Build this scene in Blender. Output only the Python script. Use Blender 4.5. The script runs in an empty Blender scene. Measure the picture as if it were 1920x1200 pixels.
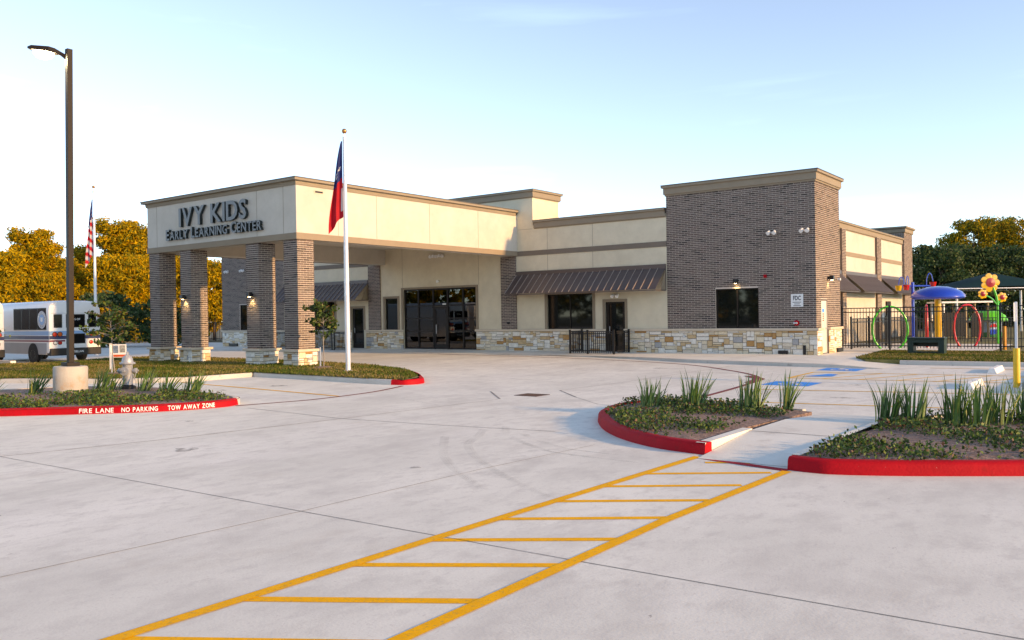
import bpy, bmesh, math, random
import numpy as np
from mathutils import Vector, Matrix
random.seed(7)
R = math.radians
SC = bpy.context.scene
COL = SC.collection

# ------------------------------------------------------------------ camera, sky, sun, exposure
def setup_view():
    yaw, pit, rol, f = -0.6376, -0.0052, -0.016, 1586.48
    fw = Vector((math.sin(yaw)*math.cos(pit), math.cos(yaw)*math.cos(pit), math.sin(pit)))
    rt = Vector((math.cos(yaw), -math.sin(yaw), 0)); up = rt.cross(fw)
    r2 = rt*math.cos(rol) + up*math.sin(rol); u2 = up*math.cos(rol) - rt*math.sin(rol)
    cd = bpy.data.cameras.new('camera'); cd.sensor_width = 36; cd.lens = f/1920*36
    cd.clip_start = 0.1; cd.clip_end = 3000
    c = bpy.data.objects.new('camera', cd); COL.objects.link(c)
    m = Matrix((r2, u2, -fw)).transposed().to_4x4(); m.translation = (10.4824, -34.8539, 1.78)
    c.matrix_world = m; SC.camera = c
setup_view()
SUN_EL, SUN_AZ = R(13.0), R(5.0)          # azimuth measured from +X towards +Y
sunv = Vector((math.cos(SUN_EL)*math.cos(SUN_AZ), math.cos(SUN_EL)*math.sin(SUN_AZ), math.sin(SUN_EL)))
W = bpy.data.worlds.new('World'); SC.world = W; W.use_nodes = True
nt = W.node_tree; bg = nt.nodes['Background']
sky = nt.nodes.new('ShaderNodeTexSky'); sky.sky_type = 'NISHITA'; sky.sun_disc = False
sky.sun_elevation = SUN_EL; sky.sun_rotation = math.pi/2 - SUN_AZ
sky.air_density = 0.7; sky.dust_density = 0.05; sky.ozone_density = 4.0
hs = nt.nodes.new('ShaderNodeHueSaturation'); hs.inputs['Saturation'].default_value = 0.80     # a pale, hazy late-day sky
tn = nt.nodes.new('ShaderNodeMix'); tn.data_type = 'RGBA'; tn.blend_type = 'MULTIPLY'; tn.inputs[0].default_value = 1; tn.inputs[7].default_value = (1.0, .955, 1.0, 1)
nt.links.new(sky.outputs[0], hs.inputs['Color']); nt.links.new(hs.outputs[0], tn.inputs[6])
wc = nt.nodes.new('ShaderNodeTexCoord'); wm = nt.nodes.new('ShaderNodeMapping'); wm.inputs['Rotation'].default_value = (0, .25, .5); wm.inputs['Scale'].default_value = (1.2, 3.0, 13)
wn = nt.nodes.new('ShaderNodeTexNoise'); wn.inputs['Scale'].default_value = 1.6; wn.inputs['Detail'].default_value = 7; wn.inputs['Distortion'].default_value = .4
wr = nt.nodes.new('ShaderNodeMapRange'); wr.inputs[1].default_value = .60; wr.inputs[2].default_value = .80; wr.inputs[3].default_value = 1.0; wr.inputs[4].default_value = 1.22      # thin cirrus all over the sky
wv = nt.nodes.new('ShaderNodeVectorMath'); wv.operation = 'SCALE'
nt.links.new(wc.outputs['Generated'], wm.inputs[0]); nt.links.new(wm.outputs[0], wn.inputs['Vector']); nt.links.new(wn.outputs['Fac'], wr.inputs[0])
nt.links.new(tn.outputs[2], wv.inputs[0]); nt.links.new(wr.outputs[0], wv.inputs['Scale']); nt.links.new(wv.outputs[0], bg.inputs[0])
bg.inputs[1].default_value = 0.15
sl = bpy.data.lights.new('sun', 'SUN'); sl.energy = 2.0; sl.angle = R(2.0); sl.color = (1.0, 0.62, 0.34)
so = bpy.data.objects.new('sun', sl); COL.objects.link(so)
so.rotation_euler = sunv.to_track_quat('Z', 'Y').to_euler(); so.location = sunv*200
SC.view_settings.view_transform = 'Standard'; SC.view_settings.look = 'None'
SC.view_settings.exposure = 1.62; SC.view_settings.gamma = 1.0
SC.view_settings.use_curve_mapping = False
SC.view_settings.use_white_balance = True; SC.view_settings.white_balance_temperature = 8400; SC.view_settings.white_balance_tint = 2   # camera balanced for shade
SC.cycles.use_denoising = True
SC.cycles.max_bounces = 6; SC.cycles.diffuse_bounces = 3; SC.cycles.transparent_max_bounces = 12
SC.cycles.sample_clamp_indirect = 4.0

# ------------------------------------------------------------------ materials
MATS = {}
def mat(name, col, rough=0.8, var=0.12, scale=3.0, bump=0.0, bscale=60.0, metal=0.0, spec=0.5,
        col2=None, blotch=None, emit=None, estr=0.0, trans=0.0, coat=0.0, stretch=None):
    if name in MATS: return MATS[name]
    m = bpy.data.materials.new(name); m.use_nodes = True; t = m.node_tree; n = t.nodes; L = t.links
    p = n['Principled BSDF']; p.inputs['Roughness'].default_value = rough; p.inputs['Metallic'].default_value = metal
    p.inputs['Specular IOR Level'].default_value = spec
    if coat: p.inputs['Coat Weight'].default_value = coat; p.inputs['Coat Roughness'].default_value = 0.05
    tc = n.new('ShaderNodeTexCoord'); src = tc.outputs['Object']
    if stretch:
        mp = n.new('ShaderNodeMapping'); mp.inputs['Scale'].default_value = stretch; L.new(src, mp.inputs[0]); src = mp.outputs[0]
    nz = n.new('ShaderNodeTexNoise'); nz.inputs['Scale'].default_value = scale; nz.inputs['Detail'].default_value = 6; nz.inputs['Roughness'].default_value = 0.65
    L.new(src, nz.inputs['Vector'])
    rp = n.new('ShaderNodeValToRGB'); rp.color_ramp.elements[0].position = 0.3; rp.color_ramp.elements[1].position = 0.7
    a = [c*(1-var) for c in col[:3]] + [1]; b = [min(1, c*(1+var)) for c in (col2 or col)[:3]] + [1]
    rp.color_ramp.elements[0].color = a; rp.color_ramp.elements[1].color = b
    L.new(nz.outputs['Fac'], rp.inputs[0]); cout = rp.outputs[0]
    if blotch:                      # (colour, scale, low, high): stains, wear and tints with a shape of their own
        for bc, bs, lo, hi in blotch:
            b2 = n.new('ShaderNodeTexNoise'); b2.inputs['Scale'].default_value = bs; b2.inputs['Detail'].default_value = 7; b2.inputs['Roughness'].default_value = 0.7
            L.new(src, b2.inputs['Vector'])
            r2 = n.new('ShaderNodeValToRGB'); r2.color_ramp.elements[0].position = lo; r2.color_ramp.elements[1].position = hi
            L.new(b2.outputs['Fac'], r2.inputs[0])
            mx = n.new('ShaderNodeMix'); mx.data_type = 'RGBA'; L.new(r2.outputs[0], mx.inputs[0]); L.new(cout, mx.inputs[6]); mx.inputs[7].default_value = (*bc, 1)
            cout = mx.outputs[2]
    L.new(cout, p.inputs['Base Color'])
    if bump:
        bn = n.new('ShaderNodeTexNoise'); bn.inputs['Scale'].default_value = bscale; bn.inputs['Detail'].default_value = 4; L.new(tc.outputs['Object'], bn.inputs['Vector'])
        bp = n.new('ShaderNodeBump'); bp.inputs['Strength'].default_value = bump; bp.inputs['Distance'].default_value = 0.02
        L.new(bn.outputs['Fac'], bp.inputs['Height']); L.new(bp.outputs[0], p.inputs['Normal'])
    if emit:
        p.inputs['Emission Color'].default_value = (*emit, 1); p.inputs['Emission Strength'].default_value = estr
    if trans:
        tr = n.new('ShaderNodeBsdfTranslucent'); L.new(cout, tr.inputs[0]); ms = n.new('ShaderNodeMixShader'); ms.inputs[0].default_value = trans
        L.new(p.outputs[0], ms.inputs[1]); L.new(tr.outputs[0], ms.inputs[2]); L.new(ms.outputs[0], n['Material Output'].inputs[0])
    MATS[name] = m; return m
def glassmat(name, tint=0.8):
    m = bpy.data.materials.new(name); m.use_nodes = True; t = m.node_tree; n = t.nodes; L = t.links
    n.remove(n['Principled BSDF'])
    tr = n.new('ShaderNodeBsdfTransparent'); tr.inputs[0].default_value = (tint*.92, tint, tint*.96, 1)
    gl = n.new('ShaderNodeBsdfGlossy'); gl.inputs['Roughness'].default_value = 0.01
    fr = n.new('ShaderNodeFresnel'); fr.inputs[0].default_value = 1.75
    ms = n.new('ShaderNodeMixShader'); L.new(fr.outputs[0], ms.inputs[0]); L.new(tr.outputs[0], ms.inputs[1]); L.new(gl.outputs[0], ms.inputs[2])
    L.new(ms.outputs[0], n['Material Output'].inputs[0]); return m
M = dict(
 concrete=mat('concrete', (.71,.695,.625), .9, .13, .35, .10, 45, spec=.25, blotch=[((.55,.53,.48), 1.3, .48, .74), ((.78,.76,.70), .22, .5, .72), ((.51,.46,.39), .5, .60, .85), ((.57,.55,.50), 5.0, .50, .72), ((.28,.26,.24), 11, .69, .74), ((.55,.52,.475), 42, .56, .72)], stretch=(1, .55, 1)),
 walk=mat('walk_concrete', (.71,.695,.625), .9, .08, .8, .2, 50, spec=.25, blotch=[((.45,.40,.345), 1.1, .55, .8)]),
 kerb=mat('kerb_concrete', (.54,.50,.44), .85, .1, 1.5, .25, 40, blotch=[((.16,.14,.12), 2.2, .6, .72), ((.55,.52,.47), .8, .5, .7)]),
 joint=mat('joint_dark', (.24,.225,.205), .9, .2, 4, blotch=[((.42,.4,.38), 2.5, .52, .62)]),
 red=mat('red_kerb_paint', (.40,.005,.013), .6, .16, 2.5, .25, 35, spec=.12, blotch=[((.26,.01,.012), 3.5, .55, .74), ((.06,.02,.02), 1.6, .68, .78), ((.5,.42,.37), 16, .70, .73)]),
 redline=mat('red_line_paint', (.20,.035,.035), .7, .25, 5, blotch=[((.36,.2,.18), 6, .55, .7)]),
 yellow=mat('yellow_paint', (.93,.44,.006), .7, .1, 6, .15, 120, spec=.12, blotch=[((.60,.33,.04), 30, .52, .66), ((.55,.48,.38), 24, .66, .71)]),
 yellow_worn=mat('yellow_paint_worn', (.80,.45,.06), .7, .12, 4, spec=.12, blotch=[((.62,.55,.42), 7, .56, .68)]),
 white=mat('white_paint', (.80,.80,.78), .5, .05, 4),
 bluep=mat('blue_paint', (.012,.27,.80), .6, .1, 5),
 grass=mat('lawn_soil', (.085,.10,.022), .95, .35, 1.2, .6, 30, col2=(.19,.16,.055)),
 earth=mat('earth', (.10,.09,.045), .95, .3, .3, .4, 8),
 mulch=mat('mulch', (.10,.065,.05), .95, .45, 14, 1.0, 40, col2=(.26,.18,.15)),
 stucco=mat('stucco', (.68,.61,.46), .92, .07, 1.6, .5, 70, spec=.2, blotch=[((.57,.50,.37), .6, .48, .8), ((.52,.46,.35), 7, .6, .8)]),
 stucco_light=mat('stucco_light', (.575,.535,.465), .92, .06, 1.6, .45, 70, spec=.2, blotch=[((.50,.46,.385), .5, .46, .8), ((.46,.425,.36), 7, .6, .8)]),
 trim=mat('tan_trim', (.27,.215,.15), .85, .06, 1.5, .25, 90),
 band=mat('brown_band', (.19,.155,.12), .85, .06, 1.5, .25, 90),
 cap=mat('cornice_tan', (.27,.222,.160), .8, .06, 1.5, .2, 90),
 capdark=mat('cap_flashing', (.11,.095,.08), .5, .1, 2, metal=.3),
 mortar=mat('mortar', (.60,.52,.45), .95, .08, 3),
 shadedmortar=mat('stone_mortar', (.11,.09,.07), .95, .1, 3),  # mortar colour darkened to hold the shadow in the stone joints
 ledge=mat('cast_stone', (.60,.50,.38), .85, .07, 3, .2, 50),
 metalbrown=mat('awning_metal', (.12,.095,.088), .42, .08, 2, metal=.35),
 seam=mat('awning_seam', (.36,.30,.27), .4, .08, 2, metal=.35),
 bronze=mat('dark_bronze', (.020,.0145,.011), .5, .1, 3, spec=.2),
 black=mat('black_metal', (.008,.008,.009), .4, .1, 3),
 glass=mat('tinted_glass', (.006,.008,.008), .03, .1, 1, spec=.5),
 clear=None, busglass=mat('bus_glass', (.004,.005,.006), .08, .1, 1, spec=.12),
 whitepaint=mat('white_bus_paint', (.78,.78,.77), .3, .03, 1, coat=.3),
 silver=mat('silver_paint', (.34,.35,.37), .42, .1, 6, .15, 30, metal=.35, blotch=[((.3,.29,.28), 5, .6, .75)]),
 galv=mat('galvanised', (.55,.57,.6), .4, .08, 4, metal=.5),
 aluminium=mat('flagpole_paint', (.68,.7,.74), .35, .05, 3, metal=.3),
 rubber=mat('rubber', (.015,.015,.015), .8, .1, 4),
 bark=mat('bark', (.12,.085,.06), .95, .3, 4, .6, 12),
 twig=mat('pale_twig', (.28,.25,.22), .9, .2, 8),
 steelgreen=mat('dark_green_metal', (.012,.035,.025), .35, .15, 4),
)
M['clear'] = glassmat('clear_glass', .75)
BR = [mat('brick_%s' % k, c, .9, .14, 9, .3, 60) for k, c in (('umber',(.118,.090,.076)),('grey_brown',(.152,.118,.100)),('dark',(.058,.045,.039)),('plum',(.138,.097,.082)))]
ST = [mat('stone_%s' % k, c, .9, .12, 6, .5, 25, col2=d) for k, c, d in (('white',(.74,.69,.60),(.82,.78,.70)),('cream',(.68,.57,.40),(.76,.66,.49)),('tan',(.54,.37,.19),(.62,.46,.27)),('ochre',(.40,.21,.07),(.52,.30,.12)),('grey',(.32,.32,.32),(.44,.43,.42)),('buff',(.66,.56,.43),(.73,.64,.51)))]
STW = [.36,.27,.12,.07,.02,.16]

# ------------------------------------------------------------------ object helpers
def link(o, name, parent=None, label=None, cat=None, group=None, kind=None):
    o.name = name; COL.objects.link(o)
    if parent is not None:
        o.parent = parent; o.matrix_parent_inverse = Matrix.Translation(-parent_loc(parent))
    if label: o['label'] = label
    if cat: o['category'] = cat
    if group: o['group'] = group
    if kind: o['kind'] = kind
    return o
LOC = {}
def parent_loc(p): return LOC.get(p.name, Vector((0,0,0)))
def thing(name, loc, label, cat, group=None):
    o = bpy.data.objects.new(name, None); o.empty_display_size = 0.2
    link(o, name, None, label, cat, group); o.location = loc; LOC[o.name] = Vector(loc); return o
class MB:
    """collects faces, then becomes one mesh object"""
    def __init__(s): s.v = []; s.f = []; s.m = []
    def face(s, pts, mi=0):
        b = len(s.v); s.v += [tuple(p) for p in pts]; s.f.append(tuple(range(b, b+len(pts)))); s.m.append(mi); return s
    def box(s, x0, x1, y0, y1, z0, z1, mi=0, skip=''):
        b = len(s.v); s.v += [(x0,y0,z0),(x1,y0,z0),(x1,y1,z0),(x0,y1,z0),(x0,y0,z1),(x1,y0,z1),(x1,y1,z1),(x0,y1,z1)]
        for k, q in (('b',(0,3,2,1)),('t',(4,5,6,7)),('f',(0,1,5,4)),('r',(1,2,6,5)),('k',(2,3,7,6)),('l',(3,0,4,7))):
            if k not in skip: s.f.append(tuple(b+i for i in q)); s.m.append(mi)
        return s
    def prism(s, pts, z0, z1, mi=0, side=None):
        n = len(pts); b = len(s.v); s.v += [(p[0],p[1],z0) for p in pts] + [(p[0],p[1],z1) for p in pts]
        s.f.append(tuple(b+n+i for i in range(n))); s.m.append(mi)
        s.f.append(tuple(b+i for i in reversed(range(n)))); s.m.append(mi)
        for i in range(n):
            j = (i+1) % n; s.f.append((b+i,b+j,b+n+j,b+n+i)); s.m.append(mi if side is None else side)
        return s
    def tube(s, path, r, n=8, mi=0, caps=True):
        path = [Vector(p) for p in path]; rs = r if isinstance(r, (list, tuple)) else [r]*len(path); b = len(s.v)
        ref = None
        for i, p in enumerate(path):
            t = (path[min(i+1, len(path)-1)] - path[max(i-1, 0)]).normalized()
            if ref is None: ref = t.orthogonal().normalized()
            u = (ref - t*ref.dot(t)); u = u.normalized() if u.length > 1e-6 else t.orthogonal().normalized(); ref = u; w = t.cross(u)
            for k in range(n):
                a = 2*math.pi*k/n + math.pi/n; s.v.append(tuple(p + (u*math.cos(a) + w*math.sin(a))*rs[i]))
        for i in range(len(path)-1):
            for k in range(n):
                k2 = (k+1) % n; s.f.append((b+i*n+k, b+i*n+k2, b+(i+1)*n+k2, b+(i+1)*n+k)); s.m.append(mi)
        if caps:
            s.f.append(tuple(b+k for k in reversed(range(n)))); s.m.append(mi); e = b+(len(path)-1)*n
            s.f.append(tuple(e+k for k in range(n))); s.m.append(mi)
        return s
    def lathe(s, prof, c=(0,0,0), n=20, mi=0, axis='z'):
        b = len(s.v); c = Vector(c)
        for r, z in prof:
            for k in range(n):
                a = 2*math.pi*k/n; q = (r*math.cos(a), r*math.sin(a), z)
                if axis == 'x': q = (q[2], q[0], q[1])
                if axis == 'y': q = (q[0], q[2], q[1])
                s.v.append(tuple(c + Vector(q)))
        for i in range(len(prof)-1):
            for k in range(n):
                k2 = (k+1) % n; q = (b+i*n+k, b+i*n+k2, b+(i+1)*n+k2, b+(i+1)*n+k)
                s.f.append(q[::-1] if axis == 'y' else q); s.m.append(mi)
        for i, rev in ((0, True), (len(prof)-1, False)):
            if prof[i][0] > 1e-4: q = tuple(b+i*n+k for k in range(n)); s.f.append(q[::-1] if rev else q); s.m.append(mi)
        return s
    def sweep(s, path, prof, closed=False, mi=0, capends=True, flip=False):
        """prof = [(outward offset, z)], outward = right of travel"""
        n = len(path); P = [Vector((p[0], p[1])) for p in path]; b = len(s.v); m = len(prof)
        zs = [p[2] if len(p) > 2 else 0 for p in path]
        for i in range(n):
            d0 = (P[i]-P[i-1]) if (i > 0 or closed) else None; d1 = (P[(i+1) % n]-P[i]) if (i < n-1 or closed) else None
            n0 = Vector((d0.y,-d0.x)).normalized() if d0 is not None else None; n1 = Vector((d1.y,-d1.x)).normalized() if d1 is not None else None
            if n0 is None: nn = n1
            elif n1 is None: nn = n0
            else:
                nn = n0+n1; nn = nn.normalized() if nn.length > 1e-6 else n0; nn = nn/max(.35, nn.dot(n0))
            if flip: nn = -nn
            for o, z in prof: s.v.append((P[i].x+nn.x*o, P[i].y+nn.y*o, z+zs[i]))
        for i in range(n if closed else n-1):
            j = (i+1) % n
            for k in range(m-1):
                q = (b+i*m+k, b+j*m+k, b+j*m+k+1, b+i*m+k+1); s.f.append(q if not flip else q[::-1]); s.m.append(mi)
        if capends and not closed:
            s.f.append(tuple(b+k for k in range(m))); s.m.append(mi); s.f.append(tuple(b+(n-1)*m+k for k in reversed(range(m)))); s.m.append(mi)
        return s
    def mesh(s, name, mats, smooth=False):
        me = bpy.data.meshes.new(name); me.from_pydata(s.v, [], s.f)
        for x in (mats if isinstance(mats, (list, tuple)) else [mats]): me.materials.append(x)
        if any(s.m): me.polygons.foreach_set('material_index', s.m)
        if smooth: me.polygons.foreach_set('use_smooth', [True]*len(s.f))
        me.update(); return me
    def build(s, name, mats, parent=None, smooth=False, bevel=0, fix=False, **kw):
        me = s.mesh(name, mats, smooth)
        if fix:
            bm = bmesh.new(); bm.from_mesh(me); bmesh.ops.remove_doubles(bm, verts=bm.verts, dist=1e-5); bmesh.ops.recalc_face_normals(bm, faces=bm.faces); bm.to_mesh(me); bm.free()
        o = bpy.data.objects.new(name, me); link(o, name, parent, **kw)
        if bevel:
            md = o.modifiers.new('bevel', 'BEVEL'); md.width = bevel; md.segments = 2; md.limit_method = 'ANGLE'
        if smooth and not bevel:
            try: me.set_sharp_from_angle(angle=R(40))
            except Exception: pass
        return o
def inst(me, name, parent, loc, rot=(0,0,0), scale=(1,1,1), **kw):
    o = bpy.data.objects.new(name, me); link(o, name, parent, **kw); o.location = loc; o.rotation_euler = rot; o.scale = scale; return o
def copy_tree(root, loc, rotz=0, scale=1, label=None):
    """a copy of a thing built round its own origin, with copies of its parts and sub-parts"""
    def cp(o, par):
        c = o.copy(); COL.objects.link(c)
        if par is not None: c.parent = par
        for ch in o.children: cp(ch, c)
        return c
    r = cp(root, None); r.location = loc; r.rotation_euler = (0,0,rotz); r.scale = (scale,)*3
    if label: r['label'] = label
    return r
def smooth_path(pts, n=6, closed=False):
    P = [Vector(p) for p in pts]; out = []
    N = len(P)
    for i in range(N if closed else N-1):
        p0 = P[(i-1) % N] if (i > 0 or closed) else P[i]; p1 = P[i]; p2 = P[(i+1) % N]; p3 = P[(i+2) % N] if (i < N-2 or closed) else p2
        for k in range(n):
            t = k/n; out.append(.5*((2*p1)+(p2-p0)*t+(2*p0-5*p1+4*p2-p3)*t*t+(3*p1-p0-3*p2+p3)*t**3))
    if not closed: out.append(P[-1])
    return [tuple(p) for p in out]
def strip(mb, pts, w, z, mi=0):
    """flat painted ribbon"""
    mb.sweep([(p[0], p[1]) for p in pts], [(-w/2, z), (w/2, z)], capends=False, mi=mi, flip=True); return mb
def text_meshes(items):
    """[(string, offset, extrude)] -> list of meshes normalised to height 1, lower left at 0,0"""
    objs = []
    for s, off, ex in items:
        c = bpy.data.curves.new('t', 'FONT'); c.body = s; c.offset = off; c.extrude = ex; c.resolution_u = 3
        o = bpy.data.objects.new('t', c); COL.objects.link(o); objs.append(o)
    bpy.context.view_layer.update(); dg = bpy.context.evaluated_depsgraph_get(); out = []
    for o in objs:
        me = bpy.data.meshes.new_from_object(o.evaluated_get(dg)); me.name = 'lettering'
        co = np.array([v.co[:] for v in me.vertices]) if len(me.vertices) else np.zeros((1,3))
        out.append((me, co.min(0), co.max(0)))
    for o in objs:
        c = o.data; bpy.data.objects.remove(o); bpy.data.curves.remove(c)
    return out
def fit_text(entry, origin, right, upv, width, height, depth=0.0):
    """place a text mesh into a rectangle spanned by right*width, up*height; returns the mesh"""
    me, lo, hi = entry; right = Vector(right).normalized(); upv = Vector(upv).normalized(); nrm = right.cross(upv)
    sx = width/max(1e-6, hi[0]-lo[0]); sy = height/max(1e-6, hi[1]-lo[1]); sz = depth/max(1e-6, hi[2]-lo[2]) if hi[2]-lo[2] > 1e-6 else 1
    me = me.copy(); o = Vector(origin)
    for v in me.vertices:
        c = v.co; v.co = o + right*((c.x-lo[0])*sx) + upv*((c.y-lo[1])*sy) + nrm*((c.z-lo[2])*sz)
    me.update(); return me

# ------------------------------------------------------------------ leaves and trees
def leaf_cloud(name, centers, normals_up, size, mats, rng, weights=None, aspect=1.6, tri=False):
    """centers: (N,3). one quad (or triangle) per leaf, random tilt"""
    N = len(centers); a = rng.normal(size=(N,3)); a[:,2] *= normals_up; a /= np.linalg.norm(a, axis=1)[:,None]
    b = rng.normal(size=(N,3)); b -= a*(a*b).sum(1)[:,None]; b /= np.linalg.norm(b, axis=1)[:,None]; c = np.cross(a, b)
    s = size*(.6+.8*rng.random(N))[:,None]; b = b*s; c = c*s/aspect
    if tri:
        V = np.stack([centers-c*.6, centers+c*.6, centers+b*1.6], 1).reshape(-1,3); k = 3
    else:
        V = np.stack([centers-b, centers-c, centers+b, centers+c], 1).reshape(-1,3); k = 4
    me = bpy.data.meshes.new(name); me.vertices.add(N*k); me.vertices.foreach_set('co', V.astype(np.float32).ravel())
    me.loops.add(N*k); me.loops.foreach_set('vertex_index', np.arange(N*k, dtype=np.int32)); me.polygons.add(N)
    me.polygons.foreach_set('loop_start', np.arange(0, N*k, k, dtype=np.int32)); me.polygons.foreach_set('loop_total', np.full(N, k, dtype=np.int32))
    for m in mats: me.materials.append(m)
    me.polygons.foreach_set('material_index', rng.choice(len(mats), N, p=weights).astype(np.int32)); me.update(calc_edges=True); return me
LEAF_PINE = [mat('pine_%s' % k, c, .75, .2, 5, trans=.25, spec=.2) for k, c in (('olive',(.33,.245,.013)),('sun_gold',(.55,.34,.012)),('green',(.10,.115,.014)),('rust',(.38,.18,.010)))]  # leaf colours brightened and warmed to hold the orange evening sun
LEAF_DARK = [mat('evergreen_%s' % k, c, .75, .2, 5, trans=.2, spec=.2) for k, c in (('deep',(.028,.055,.020)),('mid',(.06,.10,.028)),('grey',(.11,.13,.06)))]
LEAF_SAP = [mat('sapling_%s' % k, c, .6, .2, 9, trans=.3, spec=.3) for k, c in (('green',(.05,.10,.02)),('dark',(.028,.05,.015)),('lime',(.13,.16,.03)),('brown',(.12,.07,.02)))]
LEAF_BED = [mat('groundcover_%s' % k, c, .55, .2, 12, trans=.2, spec=.35) for k, c in (('green',(.06,.12,.022)),('dark',(.028,.055,.016)),('lime',(.14,.19,.035)),('bronze',(.13,.07,.045)))]
LEAF_IRIS = [mat('iris_%s' % k, c, .5, .2, 8, trans=.25, spec=.4) for k, c in (('green',(.10,.19,.04)),('deep',(.045,.10,.028)),('yellow',(.24,.26,.06)))]
GRASS = [mat('grass_%s' % k, c, .8, .2, 8, trans=.25, spec=.15) for k, c in (('green',(.085,.125,.018)),('olive',(.13,.135,.03)),('straw',(.27,.21,.085)),('deep',(.045,.075,.014)))]
def crown_mesh(name, seed, h, r, base, mats, weights, clumps=70, per=55, leaf=.26, shape='pine', asp=1.6):
    rng = np.random.default_rng(seed); C = []
    for i in range(clumps):
        t = rng.random()**.8; z = base + (h-base)*t
        if shape == 'pine': rr = r*(1-.72*t**1.6)*(.75+.4*math.sin(7*t+seed))
        elif shape == 'round': rr = r*math.sqrt(max(.05, 1-(2*t-1)**2))
        else: rr = r*(1-.5*t)
        a = rng.random()*2*math.pi; q = rr*math.sqrt(rng.random()*.75+.25)
        cs = (.55+.6*rng.random())*(r/3.0)*(.7 if shape == 'pine' else 1)
        c = np.array([q*math.cos(a), q*math.sin(a), z]); p = rng.normal(size=(per,3)); p /= np.linalg.norm(p, axis=1)[:,None]; p *= (cs*rng.random(per)**.4)[:,None]
        p[:,2] *= .6; C.append(c+p)
    C = np.concatenate(C); return leaf_cloud(name, C, .8, leaf, mats, rng, weights, asp)
def trunk_mesh(name, seed, h, r0, limbs=8, spread=2.0, m=None, start=.35):
    rng = random.Random(seed); mb = MB()
    pts = [(rng.uniform(-.12,.12)*i*.3, rng.uniform(-.12,.12)*i*.3, h*i/6) for i in range(7)]
    mb.tube(pts, [r0*(1-.8*i/6) for i in range(7)], 8)
    for k in range(limbs):
        z = h*rng.uniform(start, .92); a = rng.uniform(0, 6.28); L = spread*rng.uniform(.5,1)*(1.15-z/h*.6)
        i = min(5, int(z/h*6)); bx, by = pts[i][0], pts[i][1]
        mb.tube([(bx,by,z),(bx+math.cos(a)*L*.5,by+math.sin(a)*L*.5,z+L*.22),(bx+math.cos(a)*L,by+math.sin(a)*L,z+L*.5)], [r0*.28,r0*.17,r0*.05], 5)
    return mb.mesh(name, m or M['bark'], True)

# ================================================================== THE SETTING
ZP = -0.15
def sheet(name, pts, z, m, **kw):
    return MB().face([(p[0],p[1],z if len(p) < 3 else p[2]) for p in pts], 0).build(name, m, kind='structure', **kw)
def inside(px, py, poly):
    r = np.zeros(len(px), bool); n = len(poly)
    for i in range(n):
        x0, y0 = poly[i][:2]; x1, y1 = poly[(i+1) % n][:2]
        if y0 == y1: continue
        c = ((y0 > py) != (y1 > py)) & (px < (x1-x0)*(py-y0)/(y1-y0)+x0); r ^= c
    return r
def scatter(poly, n, rng):
    P = np.array([p[:2] for p in poly]); lo = P.min(0); hi = P.max(0); out = np.zeros((0,2))
    while len(out) < n:
        q = lo+(hi-lo)*rng.random((n*2,2)); q = q[inside(q[:,0], q[:,1], poly)]; out = np.concatenate([out, q])
    return out[:n]
sheet('ground', [(-700,-700),(700,-700),(700,700),(-700,700)], -.19, M['earth'])
pav = sheet('pavement', [(-69,-75),(60,-75),(60,9),(-69,9)], ZP, M['concrete'])
# joints, part of the slab
jm = [([(-50,-29.6),(-2.84,-29.43),(3.63,-29.32),(7.0,-29.25),(40,-28.2)], .011), ([(-2.9,-60),(-2.84,-29.43),(-2.32,-27.24),(-1.86,-23.75),(-1.42,-19.4)], .022),
      ([(-5.2,-23.45),(-1.86,-23.75),(.63,-23.51),(2.7,-23.2)], .02), ([(3.2,-60),(3.5,-32.03),(3.71,-29.35),(3.72,-28.86),(3.8,-26.55),(4.0,-24.1)], .010),
      ([(-2.85,-17.83),(-1.46,-19.26)], .05), ([(-1.42,-16.78),(-.08,-18.13)], .05), ([(-.08,-18.13),(1.14,-19.2),(2.2,-19.3)], .016), ([(-1.42,-16.78),(-1.22,-14.09),(-1.24,-5.6)], .022),
      ([(-8.43,-13.03),(-3.98,-14.31),(-2.58,-14.73)], .014), ([(-40,-35.2),(40,-34.2)], .012), ([(-8.3,-60),(-8.3,-28)], .014), ([(-20,-9.5),(2,-9.3)], .012),
      ([(3.4,-14.6),(3.4,-18.6)], .012), ([(-7.2,-12),(-7.0,-3.2)], .014)]
for pts, w in jm: strip(MB(), pts, w, ZP+.003).build('joint', M['joint'], pav)
# painted markings on the slab
def stripe(pts, w, m='yellow', z=.006): return strip(MB(), pts, w, ZP+z).build('painted_line', M[m], pav)
CWL = [(5.72,-24.3),(5.55,-29),(5.42,-33.5)]; CWR = [(7.06,-24.72),(6.92,-27.7),(6.9,-33.5)]
stripe(CWL, .115); stripe(CWR, .115)
for a, b in (((5.98,-24.66),(6.5,-24.37)),((5.66,-25.76),(6.93,-24.9)),((5.64,-26.66),(6.91,-25.79)),((5.62,-27.57),(6.92,-26.69)),((5.58,-28.5),(6.89,-27.6)),((5.55,-29.42),(6.91,-28.5)),((5.53,-30.3),(6.9,-29.41)),((5.47,-31.3),(6.88,-30.41)),((5.44,-32.2),(6.88,-31.3))):
    stripe([a, b], .10, z=.003)
stripe(smooth_path([(-19,-1.9),(-17.9,-2.08),(-10.4,-3.1),(-5.64,-4.5),(-2.66,-5.99),(-.34,-8.18),(.97,-9.74),(1.72,-11.2),(2.12,-13.24),(2.4,-16.11),(2.45,-17.46),(2.2,-18.9)], 6), .13, 'redline')
stripe([(1.05,-10.2),(1.75,-11.2),(1.98,-12.6)], .3, 'redline', .009)
stripe(smooth_path([(-5.84,-23.3),(-5.57,-22.36),(-5.36,-21.28),(-5.54,-19.34),(-6.14,-17.63)], 6), .11, 'redline')
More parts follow.
